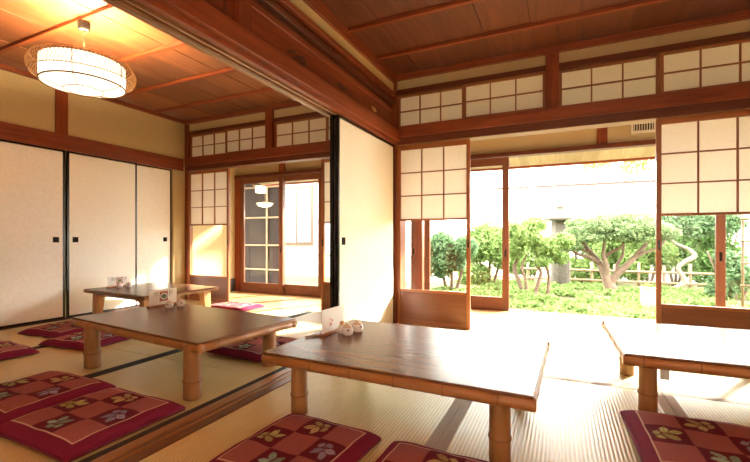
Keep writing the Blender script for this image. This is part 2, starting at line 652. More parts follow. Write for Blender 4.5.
# ------------------------------------------------------------------ garden-side wall, second room
wl = structure('wall_far_second_room', 'garden-side wall frame of the room with the pendant lamp')
box('corner_post', XL - 0.02, XL + 0.055, YFL - 0.028, YFL + 0.06, -0.04, ZC, W('z'), wl)
box('lintel', XL + 0.065, -1.655, YFL - 0.06, YFL + 0.06, ZK + 0.005, 1.95, WD('x'), wl)
box('nageshi_beam', XL + 0.065, -1.655, YFL - 0.085, YFL - 0.02, 1.94, 2.06, W('x'), wl)
box('lintel_back', XL + 0.065, -1.655, YFL - 0.02, YFL + 0.06, 1.95, ZN, W('x'), wl)
box('transom_head', XL + 0.065, -1.655, YFL - 0.045, YFL + 0.05, 2.40, 2.445, WD('x'), wl)
box('plaster_strip', XL + 0.065, -1.655, YFL - 0.01, YFL + 0.03, 2.445, 2.57, PLASTER, wl)
box('ceiling_moulding', XL, -1.655, YFL - 0.05, YFL + 0.05, 2.56, 2.612, W('x'), wl)
box('short_post', -3.492, -3.385, YFL - 0.06, YFL + 0.05, ZN - 0.004, 2.56, W('z'), wl)
TL = [
    (-4.930, 0.712, 'paper lattice transom in the corner beside the storage doors'),
    (-4.214, 0.720, 'paper lattice transom between the corner one and the short post in the lamp room'),
    (-3.383, 0.800, 'paper lattice transom past the short post in the lamp room'),
    (-2.578, 0.900, 'paper lattice transom partly behind the black edged partition panels'),
]
for j, (x0, w, lb) in enumerate(TL):
    transom(x0, YFL + (0.012 if j % 2 == 0 else -0.018), w, ZN + 0.002, 2.398, 3, lb)
shoji(-4.932, YFL - 0.02, 0.785, 'paper and glass screen in the corner beside the storage doors', hikite=1)
shoji(-2.662, YFL + 0.0, 0.79, 'paper and glass screen half hidden behind the black edged partition panels', hikite=-1)

# ------------------------------------------------------------------ storage wall with fusuma doors
ws = structure('wall_left', 'storage wall of ochre plaster with cedar beam')
box('plaster', XL - 0.06, XL - 0.012, YB, YFL + 0.02, 1.95, 2.58, PLASTER, ws)
box('end_plaster', XL - 0.06, XL - 0.005, 3.952, YFL, -0.04, 1.95, PLASTER, ws)
box('nageshi_beam', XL - 0.05, XL + 0.02, YB, YFL - 0.07, ZK + 0.005, 2.045, W('y'), ws)
box('ceiling_moulding', XL - 0.05, XL + 0.03, YB, YFL - 0.05, 2.565, 2.612, W('y'), ws)
box('short_post', XL - 0.05, XL + 0.005, 2.485, 2.605, 2.045, 2.565, W('z'), ws)
box('storage_back', XL - 0.40, XL - 0.34, YB, YFL, -0.04, 2.6, PLASTER, ws)
box('sill_rail', XL - 0.10, XL - 0.001, YB, 3.952, -0.04, 0.006, WD('y'), ws)


def fusuma(name, loc, rz, w, h, label, group, pull_u=None, frame=0.022, th=0.024):
    """sliding door: local x along the width, face towards local -y"""
    t = empty(name, loc, rz)
    tag(t, label, 'sliding door', group)
    d = th
    box('paper_face', frame, w - frame, -d / 2 + .003, d / 2 - .003, frame, h - frame, FUSUMA, t, 0.0005)
    box('stile', 0, frame, -d / 2, d / 2, 0, h, LACQUER, t)
    box('stile', w - frame, w, -d / 2, d / 2, 0, h, LACQUER, t)
    box('rail', frame, w - frame, -d / 2, d / 2, 0, frame, LACQUER, t)
    box('rail', frame, w - frame, -d / 2, d / 2, h - frame * 0.6, h, LACQUER, t)
    if pull_u is not None:
        for s in (-1, 1):
            pu = box('finger_pull', pull_u - 0.03, pull_u + 0.03, s * (d / 2 - .003) - 0.002, s * (d / 2 - .003) + 0.002, 0.845, 0.905, plain('pull_black', (0.008, 0.007, 0.007), 0.75, spec=0.1), t, 0.001)
            r = box('pull_recess', pull_u - 0.018, pull_u + 0.018, s * (d / 2 - .001) - 0.0012, s * (d / 2 - .001) + 0.0012, 0.857, 0.893, plain('pull_recess', (0.012, 0.011, 0.010), 0.75, spec=0.1), t, 0.0005)
    return t


FH = ZK - 0.002
gs = 'storage doors along the plaster wall'
# local x runs along +y of the room after turning by 90 degrees: local -y faces +x of the room
fusuma('fusuma_door', (XL - 0.022, 1.715, 0.006), PI / 2, 0.868, FH, 'storage door with a small spot on its face, pull next to the wide black joint', gs, 0.78)
fusuma('fusuma_door', (XL - 0.022, 2.603, 0.006), PI / 2, 0.812, FH, 'storage door behind the low table with curved brackets', gs, 0.085)
fusuma('fusuma_door', (XL - 0.055, 3.085, 0.006), PI / 2, 0.865, FH, 'storage door partly slid behind its neighbour, next to the plaster strip', gs, 0.765)
fusuma('fusuma_door', (XL - 0.055, 0.82, 0.006), PI / 2, 0.868, FH, 'storage door slid behind the spotted one', gs, 0.085)
box('storage_fill', XL - 0.10, XL - 0.01, YB, 0.82, 0.006, ZK, PLASTER, ws)

# ------------------------------------------------------------------ partition between the rooms
wp = structure('wall_partition', 'cedar lintel with carved board above the open partition')
XA, XB = -1.70, -1.56
# lintel with sliding grooves on its underside
WLY = wood('lintel_light_y', (0.34, 0.17, 0.07), (0.20, 0.085, 0.032), 'y', 0.4)
for x0, x1 in ((XA - 0.01, -1.672), (-1.662, -1.657), (-1.6265, -1.6145)):
    box('lintel_rail', x0, x1, YB, 3.90, ZK + 0.004, ZK + 0.034, WLY, wp)
box('lintel_rail', -1.584, XB + 0.01, YB, 3.90, ZK + 0.004, ZK + 0.034, W('y'), wp)
box('lintel', XA - 0.01, XB + 0.01, YB, 3.90, ZK + 0.022, 1.93, W('y'), wp)
box('nageshi_beam', XB, XB + 0.045, YB, 3.90, 1.905, 2.010, W('y'), wp)
box('nageshi_beam', XA - 0.045, XA, YB, 3.90, 1.905, 2.010, W('y'), wp)
box('lintel_core', XA, XB, YB, 3.90, 1.93, 2.012, W('y'), wp)
for y0, y1 in ((1.745, 3.895), (-0.30, 1.645)):
    box('carved_board', -1.645, -1.605, y0, y1, 2.012, 2.215, WD('y') if False else W('y'), wp)
    box('board_rail', -1.655, -1.59, y0, y1, 2.215, 2.25, W('y'), wp)
    box('slot_back', -1.640, -1.625, y0, y1, 2.25, 2.405, WD('y'), wp)
    box('upper_rail', -1.665, -1.585, y0, y1, 2.30, 2.34, WD('y'), wp)
    box('upper_rail', -1.670, -1.58, y0, y1, 2.385, 2.425, W('y'), wp)
for y0 in (1.648, -0.40):
    box('short_post', -1.675, -1.575, y0, y0 + 0.095, 2.012, 2.425, W('z'), wp)
# inner moulding of the framed board beside the short post
for z0, z1 in ((2.030, 2.048), (2.180, 2.198)):
    box('board_moulding', -1.606, -1.596, 0.6, 1.58, z0, z1, WD('y'), wp)
box('board_moulding', -1.606, -1.596, 1.562, 1.58, 2.048, 2.18, WD('z'), wp)
box('plaster_strip', -1.645, -1.60, YB, 3.90, 2.425, 2.525, PLASTER, wp)
box('ceiling_moulding', -1.69, -1.575, YB, 3.90, 2.52, 2.612, W('y'), wp)
box('header', -1.66, -1.61, YB, 3.90, 2.60, 2.63, WD('y'), wp)


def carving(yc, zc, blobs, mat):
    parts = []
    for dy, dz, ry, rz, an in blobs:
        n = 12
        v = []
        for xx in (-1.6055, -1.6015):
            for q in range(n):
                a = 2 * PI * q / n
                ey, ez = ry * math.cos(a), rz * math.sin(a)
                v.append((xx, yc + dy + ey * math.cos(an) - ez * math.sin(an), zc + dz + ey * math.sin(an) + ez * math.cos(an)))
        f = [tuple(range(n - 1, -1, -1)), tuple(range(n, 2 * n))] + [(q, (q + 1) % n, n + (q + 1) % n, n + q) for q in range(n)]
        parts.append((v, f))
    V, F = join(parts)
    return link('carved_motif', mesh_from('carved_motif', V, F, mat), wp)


flower = [(-.09, .0, .03, .012, .4), (-.05, .015, .022, .012, -.3), (-.02, -.01, .026, .014, .9), (.02, .0, .02, .02, 0), (.05, .012, .024, .018, .5), (.075, -.012, .02, .014, 1.1), (.03, -.028, .024, .010, .2), (-.045, -.026, .022, .008, 0)]
WC = wood('carving_hole_shade', (0.10, 0.035, 0.016), (0.05, 0.016, 0.008), 'y', 0.5)  # dark colour painted for the shade in the pierced carving openings
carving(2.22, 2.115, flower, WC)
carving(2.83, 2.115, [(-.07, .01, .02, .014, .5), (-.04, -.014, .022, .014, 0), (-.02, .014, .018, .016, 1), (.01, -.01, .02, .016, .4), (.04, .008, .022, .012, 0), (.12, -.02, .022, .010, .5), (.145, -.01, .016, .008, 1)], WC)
carving(3.42, 2.115, [(-.03, .008, .016, .012, .5), (-.005, -.010, .014, .012, 0), (.02, .010, .014, .010, 1), (.04, -.006, .016, .010, .4)], BRASS)

gp = 'white partition panels slid together beside the corner post'
# local -y must face +x of the room
fusuma('fusuma_panel', (-1.5985, 2.72, 0.0), PI / 2, 1.15, FH, 'sunlit white partition panel with a small black pull, facing the long tables', gp, 0.085, th=0.033)
fusuma('fusuma_panel', (-1.6425, 2.715, 0.0), PI / 2, 1.15, FH, 'white partition panel facing the room with the pendant lamp', gp, 0.085, th=0.033)

# ------------------------------------------------------------------ walls out of view (plain side wall, rear screens added for fill light)
wr = structure('wall_right', 'ochre plaster side wall with cedar beam')
box('plaster', XR, XR + 0.08, YB, 4.06, -0.04, 2.64, PLASTER, wr)
box('lintel', XR - 0.03, XR, YB, 4.06, ZK, 2.06, W('y'), wr)
for y0 in (YB, 0.0, 1.98):
    box('post', XR - 0.03, XR, y0, y0 + 0.1, 0.0, ZK, W('z'), wr)
wb = structure('wall_rear', 'rear wall with unseen paper screens added for fill light')
box('plaster', XL, XR, YB - 0.1, YB, 2.06, 2.64, PLASTER, wb)
box('lintel', XL, XR, YB - 0.1, YB + 0.03, ZK, 2.06, W('x'), wb)
box('plaster', XL, -1.6, YB - 0.1, YB, -0.04, ZK, PLASTER, wb)
for x0 in (-1.65, 0.45, 2.52):
    box('post', x0, x0 + 0.1, YB - 0.1, YB + 0.02, -0.04, ZK, W('z'), wb)
for x0 in (-1.55, -0.55, 0.55, 1.54):
    q = empty('shoji_screen', (x0, YB - 0.04, 0.004), 0, wb)  # unseen screens, added to let soft fill daylight into the room
    for a_, b_, c_, d_ in ((0, 0.036, 0, 1.862), (0.949, 0.985, 0, 1.862), (0.036, 0.949, 0, 0.05), (0.036, 0.949, 1.817, 1.862)):
        box('fill_screen_frame', a_, b_, -0.015, 0.015, c_, d_, WO('z'), q)
    lattice(q, 0.036, 0.949, 0.05, 1.817, 4, 7, 0, mat=(WO('z'), WO('x')))

# ------------------------------------------------------------------ veranda outer wall
we = structure('wall_veranda', 'veranda outer frame with beam and plaster band')
box('beam', XL - 0.1, 4.0, YE - 0.06, YE + 0.06, 1.905, 1.957, WD('x'), we)
box('plaster_band', XL - 0.1, 4.0, YE - 0.01, YE + 0.03, 1.957, 2.40, PLASTER, we)
for x0 in (-4.10, -1.80, 0.369, 2.4):
    box('short_post', x0, x0 + 0.10, YE - 0.045, YE + 0.04, 1.957, 2.40, W('z'), we)
box('post', -1.80, -1.705, YE - 0.055, YE + 0.055, 0.0, 1.905, W('z'), we)
box('end_post', XL - 0.02, XL + 0.085, YE - 0.055, YE + 0.055, 0.0, 1.905, W('z'), we)
box('end_wall', XL - 0.08, XL - 0.02, YFL + 0.06, YE + 0.05, 0.0, 2.40, PLASTER, we)
box('end_baseboard', XL - 0.02, XL - 0.005, YFL + 0.06, YE - 0.055, 0.0, 0.22, plain('dark_board', (0.05, 0.04, 0.035), 0.5), we)
box('veranda_ceiling', XL - 0.1, -1.60, YFL + 0.06, YE + 0.05, 2.40, 2.46, WD('x'), we)
box('veranda_ceiling', -1.575, 4.0, YF + 0.07, YE + 0.05, 2.40, 2.46, WD('x'), we)
box('track', XL + 0.085, 4.0, YE - 0.05, YE + 0.05, -0.05, 0.004, W('x'), we)
box('end_wall', 3.94, 4.0, YF, YE + 0.05, 0.0, 2.40, PLASTER, we)


def WDOOR(axis):
    return wood('door_cedar', (0.20, 0.066, 0.024), (0.11, 0.033, 0.012), axis, 0.42)


def glass_door(x, w, y, label, pull=1):
    t = empty('glass_door', (x, y, 0.004))
    tag(t, label, 'glass door', 'wooden framed glass doors of the veranda')
    h, st, d = 1.898, 0.078, 0.032
    box('stile', 0, st, -d / 2, d / 2, 0, h, WDOOR('z'), t)
    box('stile', w - st, w, -d / 2, d / 2, 0, h, WDOOR('z'), t)
    box('top_rail', st, w - st, -d / 2, d / 2, h - 0.095, h, WDOOR('x'), t)
    box('bottom_rail', st, w - st, -d / 2, d / 2, 0, 0.155, WDOOR('x'), t)
    glass_pane(t, st, w - st, 0.155, h - 0.095, 0)
    hx = w - st / 2 if pull > 0 else st / 2
    box('finger_pull', hx - 0.012, hx + 0.012, -d / 2 - 0.002, -d / 2 + 0.003, 0.66, 0.75, LACQUER, t, 0.001)
    return t


glass_door(-4.915, 0.885, YE - 0.02, 'glass door showing the dark brushwood fence, beside the veranda end wall', 1)
glass_door(-4.112, 0.80, YE + 0.02, 'glass door full of white light, seen past the bamboo edged table', -1)
glass_door(-3.33, 0.80, YE - 0.02, 'glass door hidden mostly by the partition panels')
glass_door(-2.60, 0.80, YE + 0.02, 'glass door next to the veranda post, facing the white house wall')
glass_door(-1.682, 1.094, YE, 'glass door standing at the edge of the open garden view', 1)
glass_door(1.436, 1.09, YE, 'glass door seen through the screen behind the bamboo edged table', -1)
glass_door(2.45, 1.09, YE + 0.036, 'glass door at the far end of the veranda')

vent = empty('wall_vent', (0.81, YE - 0.03, 2.04))
tag(vent, 'small pale grille on the plaster band above the garden opening', 'vent')
box('vent_back', -0.11, 0.11, 0.01, 0.018, 0, 0.145, DARKGAP, vent)
for z0, z1 in ((0, 0.03), (0.125, 0.145)):
    box('vent_frame', -0.115, 0.115, -0.012, 0.012, z0, z1, plain('vent_cream', (0.62, 0.55, 0.42), 0.5), vent)
for x0 in (-0.115, 0.095):
    box('vent_frame', x0, x0 + 0.02, -0.012, 0.012, 0.03, 0.125, MATS['vent_cream'], vent)
for j in range(8):
    box('vent_slat', -0.088 + j * 0.0235, -0.080 + j * 0.0235, -0.008, 0.008, 0.03, 0.125, MATS['vent_cream'], vent, 0.0005)

# eave outside the veranda
ev = structure('roof', 'eave with board soffit over the veranda')
SL = math.atan2(0.10, 0.80)
WEV = wood('soffit_board', (0.46, 0.37, 0.26), (0.34, 0.26, 0.17), 'y', 0.7, 0.8, 0.12)
sm = box_mesh((0.1198, 0.80, 0.014), WEV, 0.0015)
x = -5.2
while x < 4.0:
    link('soffit_board', sm, ev, (x + 0.06, YE + 0.05 + 0.40, 1.975), (-SL, 0, 0))
    x += 0.12
box('fascia', -5.2, 4.1, 6.03, 6.055, 1.895, 1.955, W('x'), ev)
V, F = tube([(-5.2, 6.10, 1.915), (4.1, 6.10, 1.915)], 0.022, 10)
link('gutter', mesh_from('gutter', V, F, plain('copper_gutter', (0.40, 0.16, 0.09), 0.5)), ev)
box('passage_roof', -9.5, -5.16, 5.3, 6.9, 2.34, 2.40, plain('fence_shade_board', (0.12, 0.05, 0.02), 0.8), ev)  # unseen roof, added to keep sky light off the brushwood fence
box('fence_shade_wall', -9.5, -9.4, 5.3, 6.9, -0.3, 2.34, MATS['fence_shade_board'], ev)  # unseen side wall, added with the roof to shade the fence
box('roof_slab', XL - 0.5, 4.3, YB - 0.8, 5.25, 2.74, 2.80, plain('roof_tile', (0.10, 0.10, 0.11), 0.7), ev)
rs = box_mesh((XR - XL + 2.2, 0.80, 0.05), MATS['roof_tile'], 0)
link('roof_edge', rs, ev, ((XL - 0.5 + 4.3) / 2, 5.67, 2.06), (-0.16, 0, 0))

# ------------------------------------------------------------------ low tables
TH = 0.325


def bamboo_rail(L, r=0.029, nodes=3, phase=0.0):
    """round bamboo strip along x with raised nodes"""
    prof = []
    zs = [0.0, 0.006]
    for j in range(nodes):
        c = L * (j + 0.5 + phase) / nodes
        zs += [c - 0.012, c - 0.004, c, c + 0.004, c + 0.012]
    zs += [L - 0.006, L]
    for z in zs:
        rr = r
        for j in range(nodes):
            c = L * (j + 0.5 + phase) / nodes
            if abs(z - c) < 0.001:
                rr = r * 0.93
            elif abs(z - c) < 0.006:
                rr = r * 1.06
        if z in (0.0, L):
            rr = r * 0.86
        prof.append((rr, z))
    v, f = lathe(prof, 14)
    return [(z - L / 2, y, x) for x, y, z in v], [tuple(reversed(q)) for q in f]


LEGP = [(0.042, 0.0), (0.0435, 0.006), (0.043, 0.02), (0.0425, 0.05), (0.0425, 0.085), (0.0428, 0.091), (0.0465, 0.097), (0.043, 0.101), (0.046, 0.105), (0.0422, 0.112), (0.042, 0.122), (0.0418, 0.18), (0.0415, TH - 0.05), (0.0415, TH - 0.014)]
v_, f_ = lathe(LEGP, 20)
v2_, f2_ = lathe([(0.0455, 0.094), (0.0475, 0.0975), (0.0455, 0.101)], 20, False, False)
NODEM = mesh_from('bamboo_node', v2_, f2_, BAMBOO_NODE, True)
LEGM = mesh_from('bamboo_leg', v_, f_, BAMBOO, True)


def bamboo_table(x, y, w, d, rz, label, legs, brackets=False, leg_scale=1.0):
    t = empty('low_table', (x, y, 0), rz)
    tag(t, label, 'table', 'low tables edged with bamboo')
    r = 0.027
    box('table_top', -w / 2 + 0.008, w / 2 - 0.008, -d / 2 + 0.008, d / 2 - 0.008, TH - 0.014, TH, TOPWOOD, t, 0.004)
    nv, nf = lathe([(r * 1.05, -0.003), (r * 1.075, 0), (r * 1.05, 0.003)], 14, False, False)
    nm = mesh_from('bamboo_node', [(z, y, x) for x, y, z in nv], [tuple(reversed(q)) for q in nf], BAMBOO_NODE, True)
    for s in (-1, 1):
        for L_, n_, ph, loc_, rz_ in ((w, 6, 0.12 * s, (0, s * (d / 2 - r), TH - r - 0.008), 0), (d - 2 * r, 4, 0.1 * s, (s * (w / 2 - r), 0, TH - r - 0.008), PI / 2)):
            V, F = bamboo_rail(L_, r if rz_ == 0 else r * 0.98, n_, ph)
            rail = link('bamboo_edge', mesh_from('bamboo_edge', V, F, BAMBOOX, True), t, loc_, (0, 0, rz_))
            for j in range(n_):
                link('bamboo_node', nm, rail, (L_ * (j + 0.5 + ph) / n_ - L_ / 2, 0, 0))
        box('apron', -w / 2 + 0.12, w / 2 - 0.12, s * (d / 2 - 0.075) - 0.012, s * (d / 2 - 0.075) + 0.012, TH - 0.075, TH - 0.03, WD('x'), t)
    for lx, ly in legs:
        lg = link('leg', LEGM, t, (lx, ly, 0))
        lg.scale = (leg_scale, leg_scale, 1)
        nd = link('bamboo_node', NODEM, lg)
    if brackets:
        for s in (-1,):
            b = box('leg_bracket', legs[0][0] + 0.055, legs[0][0] + 0.058, legs[0][1] - 0.03, legs[0][1] + 0.03, TH - 0.09, TH - 0.03, METAL, t, 0.0005)
            b = box('leg_bracket', legs[0][0] + 0.046, legs[0][0] + 0.086, legs[0][1] - 0.030, legs[0][1] - 0.026, TH - 0.14, TH - 0.03, METAL, t, 0.0005)
    return t


def legset(w, d, ix, iy):
    return [(a * (w / 2 - ix), b * (d / 2 - iy)) for a, b in ((-1, -1), (1, -1), (1, 1), (-1, 1))]


T1 = bamboo_table(-2.47, 2.03, 1.445, 0.81, math.radians(-5.5), 'bamboo edged low table in the room with the pendant lamp', [(-0.47, -0.375), (0.622, -0.362), (0.57, 0.28), (-0.47, 0.28)], leg_scale=1.14)
T3 = bamboo_table(-0.715, 2.03, 1.29, 0.93, math.radians(-1.6), 'bamboo edged low table with menu card, jars and shaker, beside the wooden sill', legset(1.29, 0.93, 0.145, 0.125))
T4 = bamboo_table(0.95, 2.80, 1.36, 0.93, math.radians(1.2), 'bamboo edged low table gleaming white before the screen at the garden opening', legset(1.36, 0.93, 0.13, 0.15), True)

for t_, ix_, iy_ in ((T3, 0.595, -0.10), (T4, -0.625, -0.02)):
    box('inlay_slot', ix_ - 0.022, ix_ + 0.022, iy_ - 0.004, iy_ + 0.004, TH - 0.002, TH + 0.0006, LACQUER, t_, 0.0002)

# low table with curved brackets
t2 = empty('low_table', (-4.27, 3.10, 0), math.radians(-4.5))
tag(t2, 'low table with board legs and curved brackets in front of the storage doors', 'table')
w, d = 1.17, 0.90
box('table_top', -w / 2, w / 2, -d / 2, d / 2, TH - 0.042, TH, TOPWOOD, t2, 0.012)
TW = wood('table_leg_wood', (0.46, 0.215, 0.070), (0.30, 0.115, 0.034), 'z', 0.3)
legm = mesh_from('splayed_leg', [(-0.035, -0.035, 0), (0.035, -0.035, 0), (0.035, 0.035, 0), (-0.035, 0.035, 0), (-0.005, -0.045, TH - 0.042), (0.085, -0.045, TH - 0.042), (0.085, 0.045, TH - 0.042), (-0.005, 0.045, TH - 0.042)],
                 [(3, 2, 1, 0), (4, 5, 6, 7), (0, 1, 5, 4), (1, 2, 6, 5), (2, 3, 7, 6), (3, 0, 4, 7)], TW)
pts = [(0, 0)]
for j in range(9):
    a = PI / 2 * j / 8
    pts.append((0.17 * (1 - math.cos(a)) * 0.9 + 0.0, -0.085 + 0.055 * math.sin(a)))
pts += [(0.17, 0.0)]
n = len(pts)
brv = [(px, -0.012, pz) for px, pz in pts] + [(px, 0.012, pz) for px, pz in pts]
brf = [tuple(range(n)), tuple(range(2 * n - 1, n - 1, -1))] + [(q, n + q, n + (q + 1) % n, (q + 1) % n) for q in range(n)]
brm = mesh_from('curved_bracket', brv, brf, TW)
for a, b in ((-1, -1), (1, -1), (1, 1), (-1, 1)):
    l = link('leg', legm, t2, (a * (w / 2 - 0.10), b * (d / 2 - 0.10), 0), (0, 0, 0 if a < 0 else PI))
    link('curved_bracket', brm, t2, (a * (w / 2 - 0.20) if a < 0 else a * (w / 2 - 0.20), b * (d / 2 - 0.10), TH - 0.042), (0, 0, 0 if a < 0 else PI))
for s in (-1, 1):
    box('apron', -w / 2 + 0.16, w / 2 - 0.16, s * (d / 2 - 0.10) - 0.01, s * (d / 2 - 0.10) + 0.01, TH - 0.075, TH - 0.042, TW, t2)

# ------------------------------------------------------------------ zabuton cushions
DC = np.array([0.215, 0.013, 0.046])
DQ = np.array([0.135, 0.009, 0.027])
LQ = np.array([0.36, 0.108, 0.102])
CR = np.array([0.80, 0.60, 0.42])
LEAFC = [np.array([0.44, 0.42, 0.16]), np.array([0.28, 0.38, 0.30]), np.array([0.48, 0.36, 0.17]), np.array([0.30, 0.27, 0.38])]


def zabuton_mesh(seed, W_=0.55, D_=0.59, H_=0.062):
    rng = np.random.default_rng(seed)
    N = 112
    u = np.linspace(-1, 1, N)
    U, Vv = np.meshgrid(u, u, indexing='ij')
    edge = np.sqrt(np.clip((1 - np.abs(U) ** 5) * (1 - np.abs(Vv) ** 5), 0, 1))
    wr = sum(a * np.sin(kx * U + ky * Vv + ph) for a, kx, ky, ph in ((0.0022, 5, 3, rng.random() * 6), (0.0016, -4, 9, rng.random() * 6), (0.0012, 13, 6, rng.random() * 6), (0.001, 7, -15, rng.random() * 6)))
    Z = 0.012 + (H_ - 0.012) * edge ** 0.8 - 0.010 * np.exp(-(U ** 2 + Vv ** 2) / 0.12) + wr * edge
    # edges drawn in a little between the corners
    X = U * W_ / 2 * (1 - 0.030 * (1 - Vv ** 2) * np.abs(U) ** 3)
    Y = Vv * D_ / 2 * (1 - 0.030 * (1 - U ** 2) * np.abs(Vv) ** 3)
    Zb = np.full_like(Z, 0.002) + 0.010 * (1 - edge) ** 3
    verts = np.concatenate([np.stack([X, Y, Z], -1).reshape(-1, 3), np.stack([X, Y, Zb], -1).reshape(-1, 3)])
    # print: crimson border, cream line, three by three check with leaf sprigs on the dark squares
    col = np.tile(DC, (N, N, 1))
    inner = 0.80
    inn = (np.abs(U) < inner) & (np.abs(Vv) < inner)
    ci = np.clip(((U + inner) / (2 * inner) * 3).astype(int), 0, 2)
    cj = np.clip(((Vv + inner) / (2 * inner) * 3).astype(int), 0, 2)
    light = (ci + cj) % 2 == 0
    col[inn & light] = LQ
    col[inn & ~light] = DQ
    cw = 2 * inner / 3
    k = 0
    for i in range(3):
        for j in range(3):
            if (i + j) % 2:
                cx, cy = -inner + cw * (i + 0.5), -inner + cw * (j + 0.5)
                rot = (0.5, 2.2, 3.6, 5.2)[k]
                lc = LEAFC[k]
                lu, lv = U - cx, Vv - cy
                a, b = lu * math.cos(rot) + lv * math.sin(rot), -lu * math.sin(rot) + lv * math.cos(rot)
                for ox, oy, an, L, Wd, s in ((0.125, 0.0, 0.0, 0.115, 0.058, 1.1), (0.025, 0.105, 0.95, 0.115, 0.058, 1.3), (-0.01, -0.105, -0.95, 0.115, 0.058, 0.8), (-0.13, 0.075, 0.75, 0.085, 0.046, 0.9), (-0.16, -0.060, -0.6, 0.075, 0.04, 1.15)):
                    p, q = (a - ox) * math.cos(an) + (b - oy) * math.sin(an), -(a - ox) * math.sin(an) + (b - oy) * math.cos(an)
                    t_ = np.clip(np.abs(p) / L, 0, 1)
                    m = np.abs(q) < Wd * (1 - t_ ** 2)
                    m &= np.abs(p) < L
                    col[m] = lc * s
                    col[m & (np.abs(q) < 0.007)] = lc * 0.65
                st = (np.abs(b) < 0.008) & (np.abs(a) < 0.17)
                col[st] = lc * 0.7
                k += 1
    mx = np.maximum(np.abs(U), np.abs(Vv))
    col[np.abs(mx - inner) < 0.013] = CR
    cols = np.concatenate([col.reshape(-1, 3), np.tile(DC, (N * N, 1))])
    q = np.arange(N * N).reshape(N, N)
    top = np.stack([q[:-1, :-1], q[1:, :-1], q[1:, 1:], q[:-1, 1:]], -1).reshape(-1, 4)
    bot = (top + N * N)[:, ::-1]
    rim = []
    ring = [(i, 0) for i in range(N)] + [(N - 1, j) for j in range(1, N)] + [(i, N - 1) for i in range(N - 2, -1, -1)] + [(0, j) for j in range(N - 2, 0, -1)]
    R = [int(q[i, j]) for i, j in ring]
    for a, b in zip(R, R[1:] + R[:1]):
        rim.append((b, a, a + N * N, b + N * N))
    me = bpy.data.meshes.new('zabuton_cover')
    me.from_pydata(verts.tolist(), [], top.tolist() + bot.tolist() + rim)
    me.update()
    ca = me.color_attributes.new('print', 'FLOAT_COLOR', 'POINT')
    ca.data.foreach_set('color', np.concatenate([cols, np.ones((len(cols), 1))], 1).astype(np.float32).ravel())
    me.polygons.foreach_set('use_smooth', [True] * len(me.polygons))
    me.materials.append(ZABU)
    # corded seam around the edge
    path = [(X[i, j], Y[i, j], 0.011) for i, j in ring[::4]]
    path.append(path[0])
    V, F = tube(path, 0.0045, 6, False)
    cm = mesh_from('zabuton_seam', V, F, ZABU_CORD, True)
    return me, cm


ZM = [zabuton_mesh(s) for s in (1, 2, 3)]


def zabuton(x, y, rz, label, variant=0, z=0.002, sx=1.0, sy=1.0, tilt=(0, 0)):
    t = empty('zabuton', (x, y, z), rz)
    t.rotation_euler = (tilt[0], tilt[1], rz)
    t.scale = (sx, sy, 1)
    tag(t, label, 'cushion', 'crimson checked floor cushions')
    link('cover', ZM[variant][0], t)
    link('corded_seam', ZM[variant][1], t)
    return t


zabuton(-2.70, 1.225, 0.02, 'crimson leaf-print cushion next to the one at the sill in the lamp room', 0, sx=1.10, sy=0.95)
zabuton(-2.075, 1.195, 0.00, 'crimson leaf-print cushion lying along the wooden sill in the lamp room', 1, sx=1.10, sy=0.95)
zabuton(-0.985, 1.350, -0.05, 'crimson leaf-print cushion at the shaker table, by its leg nearer the sill', 2, sx=0.92, sy=0.94)
zabuton(-0.405, 1.310, -0.03, 'crimson leaf-print cushion at the shaker table, by its leg away from the sill', 1, sx=0.96, sy=0.98)
zabuton(0.565, 2.085, 0.03, 'crimson leaf-print cushion at the bamboo edged table by the garden opening', 0, sx=1.04, sy=1.02)
zabuton(1.170, 2.080, 0.02, 'crimson leaf-print cushion at the far end of the table by the garden opening', 2, sx=1.02, sy=1.0)
zabuton(-4.33, 2.26, 0.10, 'crimson leaf-print cushion flat against the storage door', 2, sx=1.02, sy=0.9)
zabuton(-3.70, 2.13, 0.12, 'crimson leaf-print cushion between the storage door cushion and the bamboo edged table', 0, sx=1.0, sy=0.9)
zabuton(-3.98, 1.46, -0.08, 'crimson leaf-print cushion alone on the tatami beside the storage doors', 1, sx=1.05, sy=0.95)
zabuton(-2.22, 2.545, -0.05, 'crimson leaf-print cushion half under the lamp room table, towards the veranda', 1, sx=1.0, sy=0.98)
zabuton(-3.78, 3.88, 0.0, 'crimson leaf-print cushion lying in the light by the veranda, past the bracket table', 2, sx=1.1, sy=0.72)

